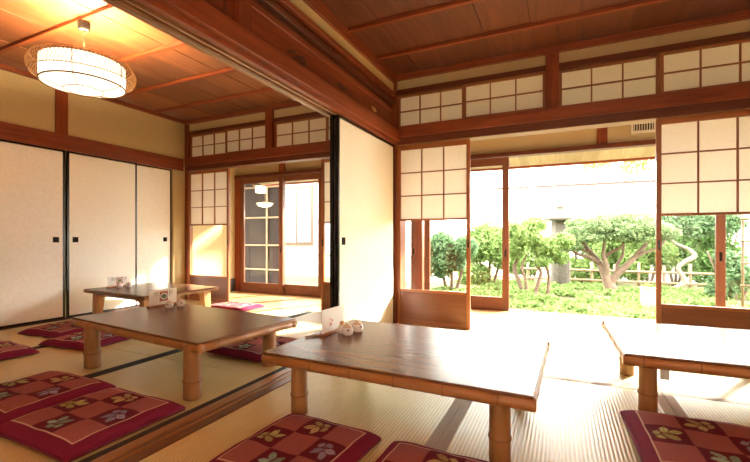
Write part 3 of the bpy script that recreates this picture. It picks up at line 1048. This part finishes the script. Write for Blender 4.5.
# ------------------------------------------------------------------ menu stands and condiment jars
def menu_stand(x, y, rz, label, w=0.20, h=0.095, picture=True):
    t = empty('menu_stand', (x, y, TH), rz)
    tag(t, label, 'menu stand', 'menu cards on the low tables')
    box('stand_base', -w / 2 - 0.01, w / 2 + 0.01, -0.018, 0.018, 0, 0.014, BAMBOOX, t)
    box('card', -w / 2, w / 2, -0.0025, 0.0025, 0.012, h, CARD, t, 0.0003)
    for s in (-1, 1):
        yy_ = s * 0.0029
        if not picture:
            for q, (px, pz, pr_) in enumerate(((-0.03, 0.055, 0.012), (-0.012, 0.075, 0.009), (-0.035, 0.085, 0.007))):
                vv = [(px + pr_ * math.cos(2 * PI * k_ / 10), s * 0.0031, pz + pr_ * math.sin(2 * PI * k_ / 10)) for k_ in range(10)]
                link('flower_print', mesh_from('flower_print', vv, [tuple(range(10))], plain('menu_pink', (0.75, 0.35, 0.32), 0.6)), t)
            continue
        box('picture_panel', -0.034, 0.040, yy_ - 0.0003, yy_ + 0.0003, 0.040, h - 0.018, CARD_RED, t, 0)
        n = 20
        for nm, rx, rz_, mt, dd in (('picture_dish', 0.033, 0.027, CERAMIC, 0.0007), ('picture_food', 0.025, 0.019, CARD_GREEN, 0.0011)):
            zc = (0.040 + h - 0.018) / 2
            vv = [(0.004 + rx * math.cos(2 * PI * q / n), s * (0.0029 + dd), zc + rz_ * math.sin(2 * PI * q / n)) for q in range(n)]
            link(nm, mesh_from(nm, vv, [tuple(range(n))], mt), t)
        for j, xx in enumerate((-0.085, -0.074, -0.062, -0.050, 0.055, 0.068, 0.080)):
            hh = (0.045, 0.032, 0.05, 0.04, 0.05, 0.042, 0.03)[j]
            box('print_line', xx - 0.0022, xx + 0.0022, yy_ - 0.0003, yy_ + 0.0003, h - 0.015 - hh, h - 0.015, CARD_INK, t, 0)
    return t


v_, f_ = lathe([(0.022, 0), (0.030, 0.006), (0.034, 0.02), (0.034, 0.034), (0.029, 0.044), (0.026, 0.046)], 20)
JAR = mesh_from('jar_body', v_, f_, CERAMIC, True)
v_, f_ = lathe([(0.027, 0.046), (0.0275, 0.050), (0.022, 0.056), (0.008, 0.059), (0.006, 0.062), (0.007, 0.067), (0.003, 0.070)], 20)
LID = mesh_from('jar_lid', v_, f_, plain('jar_lid', (0.78, 0.60, 0.42), 0.35), True)
v_, f_ = lathe([(0.020, 0), (0.025, 0.006), (0.026, 0.03), (0.018, 0.045), (0.013, 0.05)], 18)
BOT = mesh_from('bottle_body', v_, f_, CERAMIC, True)
v_, f_ = lathe([(0.013, 0.05), (0.014, 0.055), (0.014, 0.066), (0.010, 0.07)], 18)
BOTCAP = mesh_from('bottle_cap', v_, f_, plain('bottle_cap', (0.70, 0.42, 0.20), 0.5), True)


def jar(x, y, label, rz=0, s=1.0):
    t = empty('condiment_jar', (x, y, TH), rz)
    t.scale = (s, s, s)
    tag(t, label, 'jar', 'white condiment jars on the low tables')
    link('jar_body', JAR, t)
    link('jar_lid', LID, t)
    box('spoon_notch', -0.006, 0.006, -0.0345, -0.031, 0.030, 0.038, DARKGAP, t, 0.0005)
    return t


def shaker(x, y, label):
    t = empty('spice_shaker', (x, y, TH))
    tag(t, label, 'shaker')
    link('shaker_body', BOT, t)
    link('shaker_cap', BOTCAP, t)
    return t


menu_stand(-1.265, 2.11, PI / 2 - 0.05, 'pale menu card in a wooden base beside two jars and a shaker', 0.235, 0.15, False)
jar(-1.15, 2.085, 'white condiment jar with dark notch, between the spice shaker and its twin jar', 0.6)
jar(-1.135, 2.185, 'white condiment jar behind the notched one, farther from the spice shaker', 1.2)
shaker(-1.205, 2.115, 'small white spice shaker with orange cap between the menu card and the jars')
V, F = tube([(-0.06, 0, 0.006), (0.06, 0.004, 0.006)], 0.005, 8)
st = link('chopstick_rest', mesh_from('chopstick_rest', V, F, BAMBOOX), None, (-1.30, 1.965, TH), (0, 0, 0.9))
tag(st, 'short bamboo stick lying on the table beside the menu card with the shaker', 'stick')
menu_stand(-3.07, 2.325, PI / 2 - 0.05, 'pinkish menu card with red picture on the bamboo edged table in the lamp room', 0.25, 0.14)
jar(-2.93, 2.275, 'white condiment jar next to the menu card in the lamp room, nearer the cushions', 0.5, 0.95)
jar(-2.905, 2.365, 'white condiment jar next to the menu card in the lamp room, nearer the veranda', 1.0, 0.95)
menu_stand(-4.72, 3.00, PI / 2 - 0.06, 'menu card on the bracket table in front of the storage doors', 0.25, 0.13)
jar(-4.60, 2.93, 'white condiment jar on the bracket table, beside the menu card end', 0.4, 0.95)
jar(-4.585, 3.03, 'white condiment jar on the bracket table, beside the middle of the menu card', 0.9, 0.95)

# ------------------------------------------------------------------ pendant lamp
LX, LY, LZ = -3.375, 1.87, 2.175
SHADE = bpy.data.materials.new('lamp_paper')
SHADE.use_nodes = True
p = SHADE.node_tree.nodes['Principled BSDF']
p.inputs['Base Color'].default_value = (0.9, 0.84, 0.7, 1)
p.inputs['Emission Color'].default_value = (1.0, 0.86, 0.62, 1)
p.inputs['Emission Strength'].default_value = 0.8
FRAME = plain('lamp_frame_wood', (0.30, 0.13, 0.035), 0.5)
WICKER = wood('wicker', (0.72, 0.48, 0.22), (0.50, 0.28, 0.11), 'z', 0.6)


def ring(r, z, th, n=48):
    return tube([(r * math.cos(2 * PI * q / n), r * math.sin(2 * PI * q / n), z) for q in range(n + 1)], th, 6, False)


def pendant(x, y, z, label, watts, group=None):
    t = empty('pendant_lamp', (x, y, z))
    tag(t, label, 'lamp', group)
    v, f = lathe([(0.034, ZC - 0.105 - z), (0.04, ZC - 0.10 - z), (0.045, ZC - 0.045 - z), (0.045, ZC - 0.036 - z)], 20)
    link('ceiling_cap', mesh_from('ceiling_cap', v, f, plain('lamp_cap', (0.02, 0.016, 0.012), 0.35), True), t)
    v, f = tube([(0, 0, 0.08), (0, 0, ZC - 0.07 - z)], 0.006, 8)
    link('cord', mesh_from('cord', v, f, plain('lamp_cord', (0.10, 0.06, 0.03), 0.6)), t)
    R, H = 0.275, 0.172
    v, f = lathe([(R, -H / 2), (R * 1.01, 0), (R, H / 2)], 56, False, False)
    link('drum_shade', mesh_from('drum_shade', v, f, SHADE, True), t)
    v, f = lathe([(0.0, -H / 2 - 0.046), (0.16, -H / 2 - 0.034), (R - 0.004, -H / 2)], 56, False, False)
    link('diffuser', mesh_from('diffuser', v, f, SHADE, True), t)
    for r, zz, th in ((R + 0.002, -H / 2, 0.006), (R + 0.002, H / 2, 0.006), (0.13, -H / 2 - 0.041, 0.0035)):
        v, f = ring(r, zz, th)
        link('hoop', mesh_from('hoop', v, f, FRAME, True), t)
    for j in range(5):
        a = 2 * PI * j / 5 + 0.5
        c, s = math.cos(a), math.sin(a)
        v, f = tube([(0.13 * c, 0.13 * s, -H / 2 - 0.041), (0.16 * c, 0.16 * s, -H / 2 - 0.037), (R * c, R * s, -H / 2 - 0.003), ((R + 0.006) * c, (R + 0.006) * s, 0), ((R + 0.004) * c, (R + 0.004) * s, H / 2)], 0.003, 6)
        link('rib', mesh_from('rib', v, f, FRAME), t)
    # woven collar outside the drum
    parts = []
    N = 84
    for j in range(N):
        for d in (1, -1):
            pts_ = []
            for q in range(5):
                k = q / 4
                a = 2 * PI * (j + d * 2.2 * k) / N
                r = 0.315 + 0.035 * math.sin(PI * (0.15 + 0.75 * k)) + d * 0.0015
                pts_.append((r * math.cos(a), r * math.sin(a), -0.035 + 0.115 * k))
            parts.append(tube(pts_, 0.0017, 4, False))
    V, F = join(parts)
    o = link('woven_collar', mesh_from('woven_collar', V, F, WICKER), t)
    o['kind'] = 'stuff'
    for r, zz in ((0.331, -0.035), (0.327, 0.08)):
        v, f = ring(r, zz, 0.0035)
        link('collar_hoop', mesh_from('collar_hoop', v, f, WICKER, True), t)
    for j in range(4):
        a = PI / 2 * j + 0.3
        v, f = tube([(0, 0, 0.085), (0.33 * math.cos(a), 0.33 * math.sin(a), 0.078)], 0.004, 6)
        link('spoke', mesh_from('spoke', v, f, FRAME), t)
    ld = bpy.data.lights.new('bulb', 'POINT')
    ld.energy = watts
    ld.color = (1.0, 0.77, 0.48)
    ld.shadow_soft_size = 0.07
    lo = bpy.data.objects.new('bulb', ld)
    COL.objects.link(lo)
    lo.parent = t
    lo.location = (0, 0, 0.02)
    return t


pendant(LX, LY, LZ, 'round paper pendant lamp with woven collar glowing under the ceiling', 56)
pendant(0.55, -0.75, LZ, 'unseen paper pendant lamp added to brighten the near half of the room', 330)  # added behind the camera as fill light for the foreground

# ------------------------------------------------------------------ garden
gz = -0.15
gx = np.linspace(-22, 26, 60)
gy = np.concatenate([np.linspace(-14, 5.2, 12), np.linspace(5.4, 13, 40), np.linspace(14, 40, 10)])
gv, gf = [], []
for j, y in enumerate(gy):
    for i, x in enumerate(gx):
        z = -0.30 if y < 5.8 else gz + 0.03 * math.sin(1.7 * x + 0.6 * y) + 0.02 * math.sin(3.1 * y)
        if y > 9.6:
            z -= min(0.15, (y - 9.6) * 0.3)
        gv.append((x, y, z))
nx = len(gx)
for j in range(len(gy) - 1):
    for i in range(nx - 1):
        gf.append((j * nx + i, j * nx + i + 1, (j + 1) * nx + i + 1, (j + 1) * nx + i))
gr = link('ground', mesh_from('ground', gv, gf, SOIL, True))
gr['kind'] = 'structure'

LEAF_L = leaf_mat('light_leaf', (0.13, 0.22, 0.06), (0.29, 0.38, 0.14))
LEAF_M = leaf_mat('mid_leaf', (0.08, 0.16, 0.045), (0.19, 0.30, 0.10))
LEAF_D = leaf_mat('blue_leaf', (0.07, 0.14, 0.06), (0.20, 0.29, 0.15))
LEAF_P = leaf_mat('pine_leaf', (0.07, 0.12, 0.05), (0.28, 0.36, 0.17))


def leaves(name, centers, radii, count, size, mat, flat=0.0, aspect=0.45, shell=0.55):
    """diamond leaves scattered in ellipsoids"""
    cs = np.array(centers, float)
    rs = np.array(radii, float)
    vol = rs.prod(1) ** (2 / 3)
    pick = RNG.choice(len(cs), count, p=vol / vol.sum())
    d = RNG.normal(size=(count, 3))
    d /= np.linalg.norm(d, axis=1, keepdims=True)
    rad = shell + (1 - shell) * RNG.random(count) ** 0.6
    p = cs[pick] + d * rad[:, None] * rs[pick]
    # leaf axes
    a = RNG.normal(size=(count, 3)) + d * 0.8
    a[:, 2] *= (1 - flat)
    a /= np.linalg.norm(a, axis=1, keepdims=True)
    up = d * 0.8 + RNG.normal(size=(count, 3)) * 0.6
    b = np.cross(a, up)
    b /= np.linalg.norm(b, axis=1, keepdims=True) + 1e-9
    s = size * (0.6 + 0.8 * RNG.random(count))[:, None]
    v = np.stack([p - a * s * .5, p + b * s * aspect * .5, p + a * s * .5, p - b * s * aspect * .5], 1).reshape(-1, 3)
    me = bpy.data.meshes.new(name)
    n = count
    me.vertices.add(4 * n)
    me.vertices.foreach_set('co', v.astype(np.float32).ravel())
    me.loops.add(4 * n)
    me.loops.foreach_set('vertex_index', np.arange(4 * n, dtype=np.int32))
    me.polygons.add(n)
    me.polygons.foreach_set('loop_start', np.arange(0, 4 * n, 4, dtype=np.int32))
    me.update(calc_edges=True)
    me.validate()
    me.materials.append(mat)
    return me


def tree(name, base, limbs, label, cat, bark, crown, group=None):
    """limbs: list of (points, radii) in world metres; crown: mesh"""
    t = empty(name, base)
    tag(t, label, cat, group)
    parts = []
    for pts_, rr in limbs:
        P_, R_ = smooth_path([(a - base[0], b - base[1], c - base[2]) for a, b, c in pts_], rr, 5)
        parts.append(tube(P_, R_, 8))
    V, F = join(parts)
    link('trunk', mesh_from('trunk', V, F, bark, True), t)
    if crown is not None:
        for c in (crown if isinstance(crown, list) else [crown]):
            link('foliage', c, t, (-base[0], -base[1], -base[2]))
    return t


# cloud-pruned pine
pb = (0.86, 9.0, -0.16)
pl = [
    ([(0.87, 9.0, -0.25), (0.86, 9.0, -0.05), (0.80, 9.02, 0.14), (0.72, 9.05, 0.34), (0.60, 9.1, 0.52), (0.46, 9.1, 0.70), (0.36, 9.1, 0.90)], [0.16, 0.115, 0.088, 0.068, 0.055, 0.042, 0.03]),
    ([(0.86, 9.0, 0.0), (0.96, 8.98, 0.18), (1.12, 8.95, 0.36), (1.28, 8.95, 0.56), (1.42, 9.0, 0.74), (1.52, 9.0, 0.90)], [0.085, 0.066, 0.052, 0.045, 0.036, 0.026]),
    ([(0.78, 9.0, 0.16), (0.80, 8.95, 0.36), (0.74, 8.9, 0.56), (0.76, 8.9, 0.86)], [0.055, 0.046, 0.036, 0.024]),
    ([(0.68, 9.04, 0.40), (0.50, 8.95, 0.52), (0.30, 8.9, 0.58), (0.16, 8.9, 0.68), (0.02, 8.9, 0.72)], [0.045, 0.036, 0.03, 0.026, 0.018]),
    ([(0.96, 9.0, 0.20), (1.00, 9.05, 0.40), (1.08, 9.05, 0.58), (1.10, 9.1, 0.86)], [0.034, 0.03, 0.026, 0.018]),
    ([(0.76, 8.98, 0.50), (0.88, 8.9, 0.64), (1.0, 8.85, 0.70), (1.08, 8.85, 0.82)], [0.034, 0.03, 0.024, 0.016]),
    ([(1.22, 8.95, 0.48), (1.40, 8.9, 0.62), (1.62, 8.9, 0.72), (1.74, 8.95, 0.86)], [0.03, 0.026, 0.022, 0.016]),
    ([(0.52, 9.1, 0.62), (0.40, 9.0, 0.66), (0.24, 9.0, 0.80)], [0.028, 0.024, 0.016]),
]
pc = [(0.10, 8.9, 0.86), (0.40, 9.0, 1.02), (0.75, 8.9, 1.10), (1.10, 8.8, 1.02), (1.45, 8.9, 1.06), (0.85, 9.1, 1.24), (1.25, 9.1, 1.26), (1.72, 9.1, 0.98), (0.35, 9.2, 1.2), (0.15, 8.75, 0.74), (1.0, 8.7, 0.92), (1.3, 8.75, 0.90), (0.55, 8.7, 0.90)]
pr = [(.30, .35, .13), (.36, .4, .15), (.38, .4, .16), (.40, .4, .20), (.42, .4, .18), (.42, .4, .15), (.40, .4, .14), (.30, .35, .14), (.3, .3, .12), (.26, .25, .10), (.30, .25, .10), (.28, .25, .10), (.26, .25, .09)]
tree('garden_pine', pb, pl, 'spreading cloud-pruned pine with forked grey trunk in the middle of the garden', 'tree', BARK, leaves('pine_foliage', pc, pr, 20000, 0.065, LEAF_P, 0.2, 0.35, 0.5))

# small multi-stem tree beside the glass door
sb = (-0.52, 7.9, -0.16)
sl = [
    ([(-0.62, 7.9, -0.2), (-0.72, 7.9, 0.1), (-0.80, 7.92, 0.35), (-0.70, 7.9, 0.6), (-0.72, 7.9, 0.95)], [0.045, 0.038, 0.035, 0.028, 0.014]),
    ([(-0.58, 7.9, -0.2), (-0.60, 7.85, 0.15), (-0.66, 7.85, 0.35), (-0.58, 7.9, 0.6)], [0.035, 0.03, 0.025, 0.012]),
    ([(-0.46, 7.9, -0.2), (-0.38, 7.9, 0.08), (-0.34, 7.92, 0.28), (-0.42, 7.9, 0.45), (-0.36, 7.9, 0.8)], [0.04, 0.035, 0.03, 0.028, 0.012]),
    ([(-0.24, 8.0, -0.2), (-0.20, 8.0, 0.15), (-0.24, 8.0, 0.4), (-0.12, 8.0, 0.7)], [0.035, 0.028, 0.02, 0.01]),
]
sc = [(-0.80, 7.9, 0.70), (-0.55, 7.8, 0.95), (-0.25, 7.9, 0.72), (-0.05, 8.0, 0.55), (-0.45, 8.0, 1.15), (-0.85, 8.0, 1.05), (-0.30, 7.8, 0.48), (0.05, 8.0, 0.85)]
sr = [(.22, .25, .22), (.26, .25, .2), (.24, .25, .2), (.20, .2, .13), (.25, .25, .15), (.2, .2, .18), (.16, .2, .10), (.18, .2, .15)]
tree('garden_shrub_tree', sb, sl, 'light green multi-stemmed small tree beside the stone lantern', 'tree', BARK, leaves('shrub_foliage', sc, sr, 5200, 0.075, LEAF_L, 0.0, 0.5, 0.35))

# pale crooked trunk seen through the screen glass
cb = (1.87, 10.1, -0.29)
cl = [([(1.75, 10.1, -0.36), (1.95, 10.1, -0.26), (2.24, 10.1, -0.06), (2.28, 10.1, 0.06), (2.18, 10.1, 0.27), (2.29, 10.1, 0.41), (2.45, 10.1, 0.53), (2.36, 10.1, 0.67), (2.14, 10.1, 0.79), (1.93, 10.1, 0.99)], [0.055, 0.055, 0.05, 0.047, 0.043, 0.045, 0.05, 0.034, 0.025, 0.017])]
tree('crooked_tree', cb, cl, 'tree with pale crooked leaning trunk seen through the screen by the garden opening', 'tree', BARK_PALE, leaves('crooked_foliage', [(2.05, 10.12, 1.18), (2.5, 10.12, 1.13), (2.9, 10.12, 1.24), (2.2, 10.12, 1.56)], [(.4, .28, .22), (.4, .28, .24), (.4, .28, .27), (.4, .28, .22)], 5200, 0.08, LEAF_D, 0, 0.5, 0.4))

# hedge bushes
BUSH = [
    (-1.95, 7.7, 1.15, 0.6, LEAF_D, 'bushy blue-green shrub behind the glass door, next to the white house wall'),
    (-1.45, 9.1, 1.35, 0.80, LEAF_L, 'tall light green shrub behind the multi-stemmed tree'),
    (-0.75, 11.4, 1.2, 0.64, LEAF_L, 'light green shrub behind the multi-stemmed tree and the stone lantern'),
    (0.55, 11.4, 1.3, 0.64, LEAF_L, 'light green shrub behind the pine and the bamboo fence, near the lantern'),
    (1.85, 11.4, 1.4, 0.64, LEAF_L, 'light green shrub behind the bamboo fence, past the pine trunk'),
    (1.2, 12.3, 1.35, 0.62, LEAF_L, 'light green shrub between the two behind the pine, against the white garden wall'),
    (2.6, 12.3, 1.7, 0.66, LEAF_M, 'tall mid green shrub against the white garden wall, behind the crooked trunk'),
    (3.12, 11.2, 1.5, 0.60, LEAF_M, 'tall mid green shrub behind the fence, seen above the crooked trunk'),
    (2.62, 8.6, 0.85, 0.42, LEAF_D, 'round clipped shrub seen through the glass door beyond the screen'),
    (3.75, 9.9, 1.35, 0.5, LEAF_M, 'large mid green shrub behind the round clipped one'),
]
for bx, by, bh, br, mt, lb in BUSH:
    cs, rr = [], []
    for j in range(9):
        cs.append((bx + random.uniform(-.55, .55) * br, by + random.uniform(-.3, .3) * br, -0.15 + bh * random.uniform(0.15, 0.85)))
        rr.append((br * random.uniform(.35, .5), br * .4, bh * random.uniform(.18, .28)))
    lim = [([(bx + dx * .2, by, -0.3), (bx + dx, by, bh * 0.35), (bx + dx * 1.6, by + .05, bh * 0.8)], [0.035, 0.025, 0.01]) for dx in (-.22, .02, .25)]
    tree('garden_bush', (bx, by, -0.3 if by > 9.8 else -0.16), lim, lb, 'shrub', BARK, leaves('bush_foliage', cs, rr, int(6500 * br * bh / 0.7), 0.085, mt, 0, 0.5, 0.45), 'shrubs along the garden boundary')

# ground cover
npatch = 300
cs = np.stack([RNG.uniform(-2.1, 4.6, npatch), RNG.uniform(5.75, 9.9, npatch), np.full(npatch, -0.115)], 1)
rr = np.stack([RNG.uniform(.16, .3, npatch), RNG.uniform(.16, .3, npatch), RNG.uniform(.04, .09, npatch)], 1)
gc = link('ground_cover_foliage', leaves('ground_cover', cs, rr, 33000, 0.075, LEAF_L, 0.3, 0.6, 0.2))
tag(gc, 'low light green leafy ground cover carpeting the garden', 'ground cover', kind='stuff')

# bamboo fence
fe = empty('bamboo_fence', (1.9, 10.72, -0.33))
tag(fe, 'low bamboo fence with two rails behind the pine', 'fence')
for j in range(17):
    x = -3.6 + j * 0.47
    V, F = tube([(0, 0, 0), (0, 0, 0.62 + 0.05 * (j % 2))], 0.03, 8)
    link('fence_post', mesh_from('fence_post', V, F, BAMBOO_G, True), fe, (x, 0, 0))
for z in (0.24, 0.47):
    V, F = tube([(-3.8, 0, 0), (4.1, 0, 0)], 0.026, 8)
    link('fence_rail', mesh_from('fence_rail', V, F, BAMBOO_G, True), fe, (0, -0.05, z))

# bamboo trellis beside the veranda
tl = empty('bamboo_trellis', (2.35, 6.55, -0.2))
tag(tl, 'pale bamboo trellis beside the veranda, past the glass door stile', 'trellis')
for x_ in (-0.27, 0.0, 0.27):
    V, F = tube([(0, 0, 0), (0, 0, 1.42)], 0.016, 8)
    link('upright', mesh_from('upright', V, F, BAMBOO_G, True), tl, (x_, 0, 0))
for z_ in (0.22, 0.50, 0.78, 1.06, 1.34):
    V, F = tube([(-0.3, 0, 0), (0.3, 0, 0)], 0.013, 8)
    link('crossbar', mesh_from('crossbar', V, F, BAMBOO_G, True), tl, (0, -0.028, z_))

# stone lantern
lt = empty('stone_lantern', (-0.02, 10.02, -0.27))
lt.scale = (1.07, 1.07, 1.31)
tag(lt, 'weathered stone lantern with wide cap behind the multi-stemmed tree', 'lantern')
v, f = lathe([(0.27, -0.05), (0.27, 0.06), (0.19, 0.09), (0.185, 0.5), (0.19, 0.86), (0.22, 0.9), (0.22, 0.95)], 14)
link('lantern_post', mesh_from('lantern_post', v, f, STONE, False), lt)
v, f = lathe([(0.20, 0.95), (0.17, 0.98), (0.17, 1.18), (0.20, 1.20)], 6)
link('light_chamber', mesh_from('light_chamber', v, f, STONE), lt)
v, f = lathe([(0.40, 1.20), (0.42, 1.225), (0.25, 1.31), (0.10, 1.37), (0.07, 1.40), (0.09, 1.44), (0.03, 1.50)], 6)
link('lantern_cap', mesh_from('lantern_cap', v, f, STONE), lt)

# small white garden lamp
gl_ = empty('garden_light', (1.165, 7.05, -0.16))
tag(gl_, 'small white box-shaped garden light on a dark foot among the ground cover', 'garden light')
box('foot', -0.07, 0.07, -0.07, 0.07, 0, 0.05, LACQUER, gl_)
box('shade', -0.09, 0.09, -0.09, 0.09, 0.05, 0.31, plain('white_acrylic', (0.9, 0.88, 0.84), 0.4), gl_, 0.006)
box('cap', -0.10, 0.10, -0.10, 0.10, 0.31, 0.325, plain('garden_light_cap', (0.5, 0.3, 0.2), 0.5), gl_)

# white boundary wall with coping
bw = structure('wall_boundary', 'white garden wall with reddish coping')
box('plaster', -1.9, 12.0, 13.0, 13.15, -0.4, 2.42, WHITEWALL, bw)
box('coping', -1.9, 12.0, 12.93, 13.2, 2.42, 2.475, plain('coping_tile', (0.10, 0.035, 0.025), 0.8), bw)

# tree crowns beyond the wall
for tx, ty, tz, r_, lb in ((1.9, 15.5, 3.6, 0.9, 'leafy tree crown rising behind the white garden wall, above the pine'), (5.6, 15.8, 4.2, 1.4, 'larger leafy tree behind the white garden wall, beside the one above the pine')):
    cs = [(tx + random.uniform(-1, 1) * r_, ty + random.uniform(-.5, .5), tz + random.uniform(-.6, .6)) for _ in range(9)]
    tree('background_tree', (tx, ty, -0.3), [([(tx, ty, -0.35), (tx + .1, ty, 1.5), (tx, ty, tz)], [0.14, 0.1, 0.04])], lb, 'tree', BARK, leaves('tree_foliage', cs, [(.55, .5, .35)] * 9, 3200, 0.14, LEAF_L, 0, 0.5, 0.3))

# neighbouring white house wing
hs = empty('neighbour_house', (-4.2, 9.0, -0.3))
tag(hs, 'white neighbouring house wall with pale window seen through the bright glass door', 'house')
box('house_wall', -4.5, 1.75, 0, 0.2, 0, 3.4, WHITEWALL, hs)
FRM = plain('pale_window_frame', (0.16, 0.10, 0.06), 0.6)
for x0, w_ in ((-2.8, 1.0), (-0.9, 1.1)):
    wn = box('window_frame', x0, x0 + w_, -0.05, 0.01, 1.0, 2.6, FRM, hs)
    for q in range(2):
        a = -w_ / 2 + 0.05 + q * (w_ / 2 - 0.02)
        b_ = box('window_pane', a, a + w_ / 2 - 0.08, -0.045, -0.028, -0.72, 0.72, plain('window_sky', (0.30, 0.31, 0.32), 0.1), wn)
V, F = tube([(-4.5, -0.10, 0.75), (1.75, -0.10, 0.75)], 0.02, 8)
link('bamboo_rail', mesh_from('bamboo_rail', V, F, BAMBOO_G), hs)
box('house_eave', -4.6, 1.85, -0.5, 0.3, 3.4, 3.5, W('x'), hs)

# dark brushwood fence behind the end glass door
bf = empty('brushwood_fence', (-6.47, 6.55, -0.3))
tag(bf, 'dark brushwood fence with bamboo rails behind the end glass door', 'fence')
BW_ = wood('brushwood', (0.024, 0.010, 0.005), (0.010, 0.004, 0.002), 'z', 0.9, 2.5, 0.2)
for j in range(7):
    box('brushwood_panel', -1.6 + j * 0.42, -1.6 + j * 0.42 + 0.415, 0, 0.06, 0.0, 2.6, BW_, bf)
for z in (0.55, 1.05, 1.62, 2.25):
    V, F = tube([(-1.6, -0.02, z), (1.34, -0.02, z)], 0.018, 8)
    link('bamboo_rail', mesh_from('bamboo_rail', V, F, BAMBOO_G), bf)
V, F = tube([(0.98, -0.03, 0), (0.98, -0.03, 2.6)], 0.02, 8)
link('bamboo_post', mesh_from('bamboo_post', V, F, BAMBOO_G), bf)

# two small lit lamps hanging under the eave by the brushwood fence
GLOW = bpy.data.materials.new('lantern_glow')
GLOW.use_nodes = True
p = GLOW.node_tree.nodes['Principled BSDF']
p.inputs['Base Color'].default_value = (0.9, 0.8, 0.6, 1)
p.inputs['Emission Color'].default_value = (1.0, 0.80, 0.45, 1)
p.inputs['Emission Strength'].default_value = 2.0
h1 = empty('eave_lantern', (-5.07, 5.85, 1.74))
tag(h1, 'small square lit lantern hanging behind the end glass door', 'lantern')
box('lantern_box', -0.07, 0.07, -0.07, 0.07, 0, 0.12, GLOW, h1, 0.008)
box('lantern_lid', -0.095, 0.095, -0.095, 0.095, 0.12, 0.135, FRAME, h1)
v, f = tube([(0, 0, 0.135), (0, 0, 0.60)], 0.004, 6)
link('cord', mesh_from('cord', v, f, MATS['lamp_cord']), h1)
h2 = empty('eave_lantern', (-5.27, 6.2, 1.50))
tag(h2, 'small bowl-shaped lit lantern hanging behind the end glass door', 'lantern')
v, f = lathe([(0.02, 0.0), (0.10, 0.02), (0.14, 0.05), (0.15, 0.075)], 20)
link('lantern_bowl', mesh_from('lantern_bowl', v, f, GLOW, True), h2)
v, f = lathe([(0.17, 0.075), (0.17, 0.085), (0.03, 0.11)], 20)
link('lantern_rim', mesh_from('lantern_rim', v, f, FRAME, True), h2)
v, f = tube([(0, 0, 0.11), (0, 0, 0.84)], 0.004, 6)
link('cord', mesh_from('cord', v, f, MATS['lamp_cord']), h2)
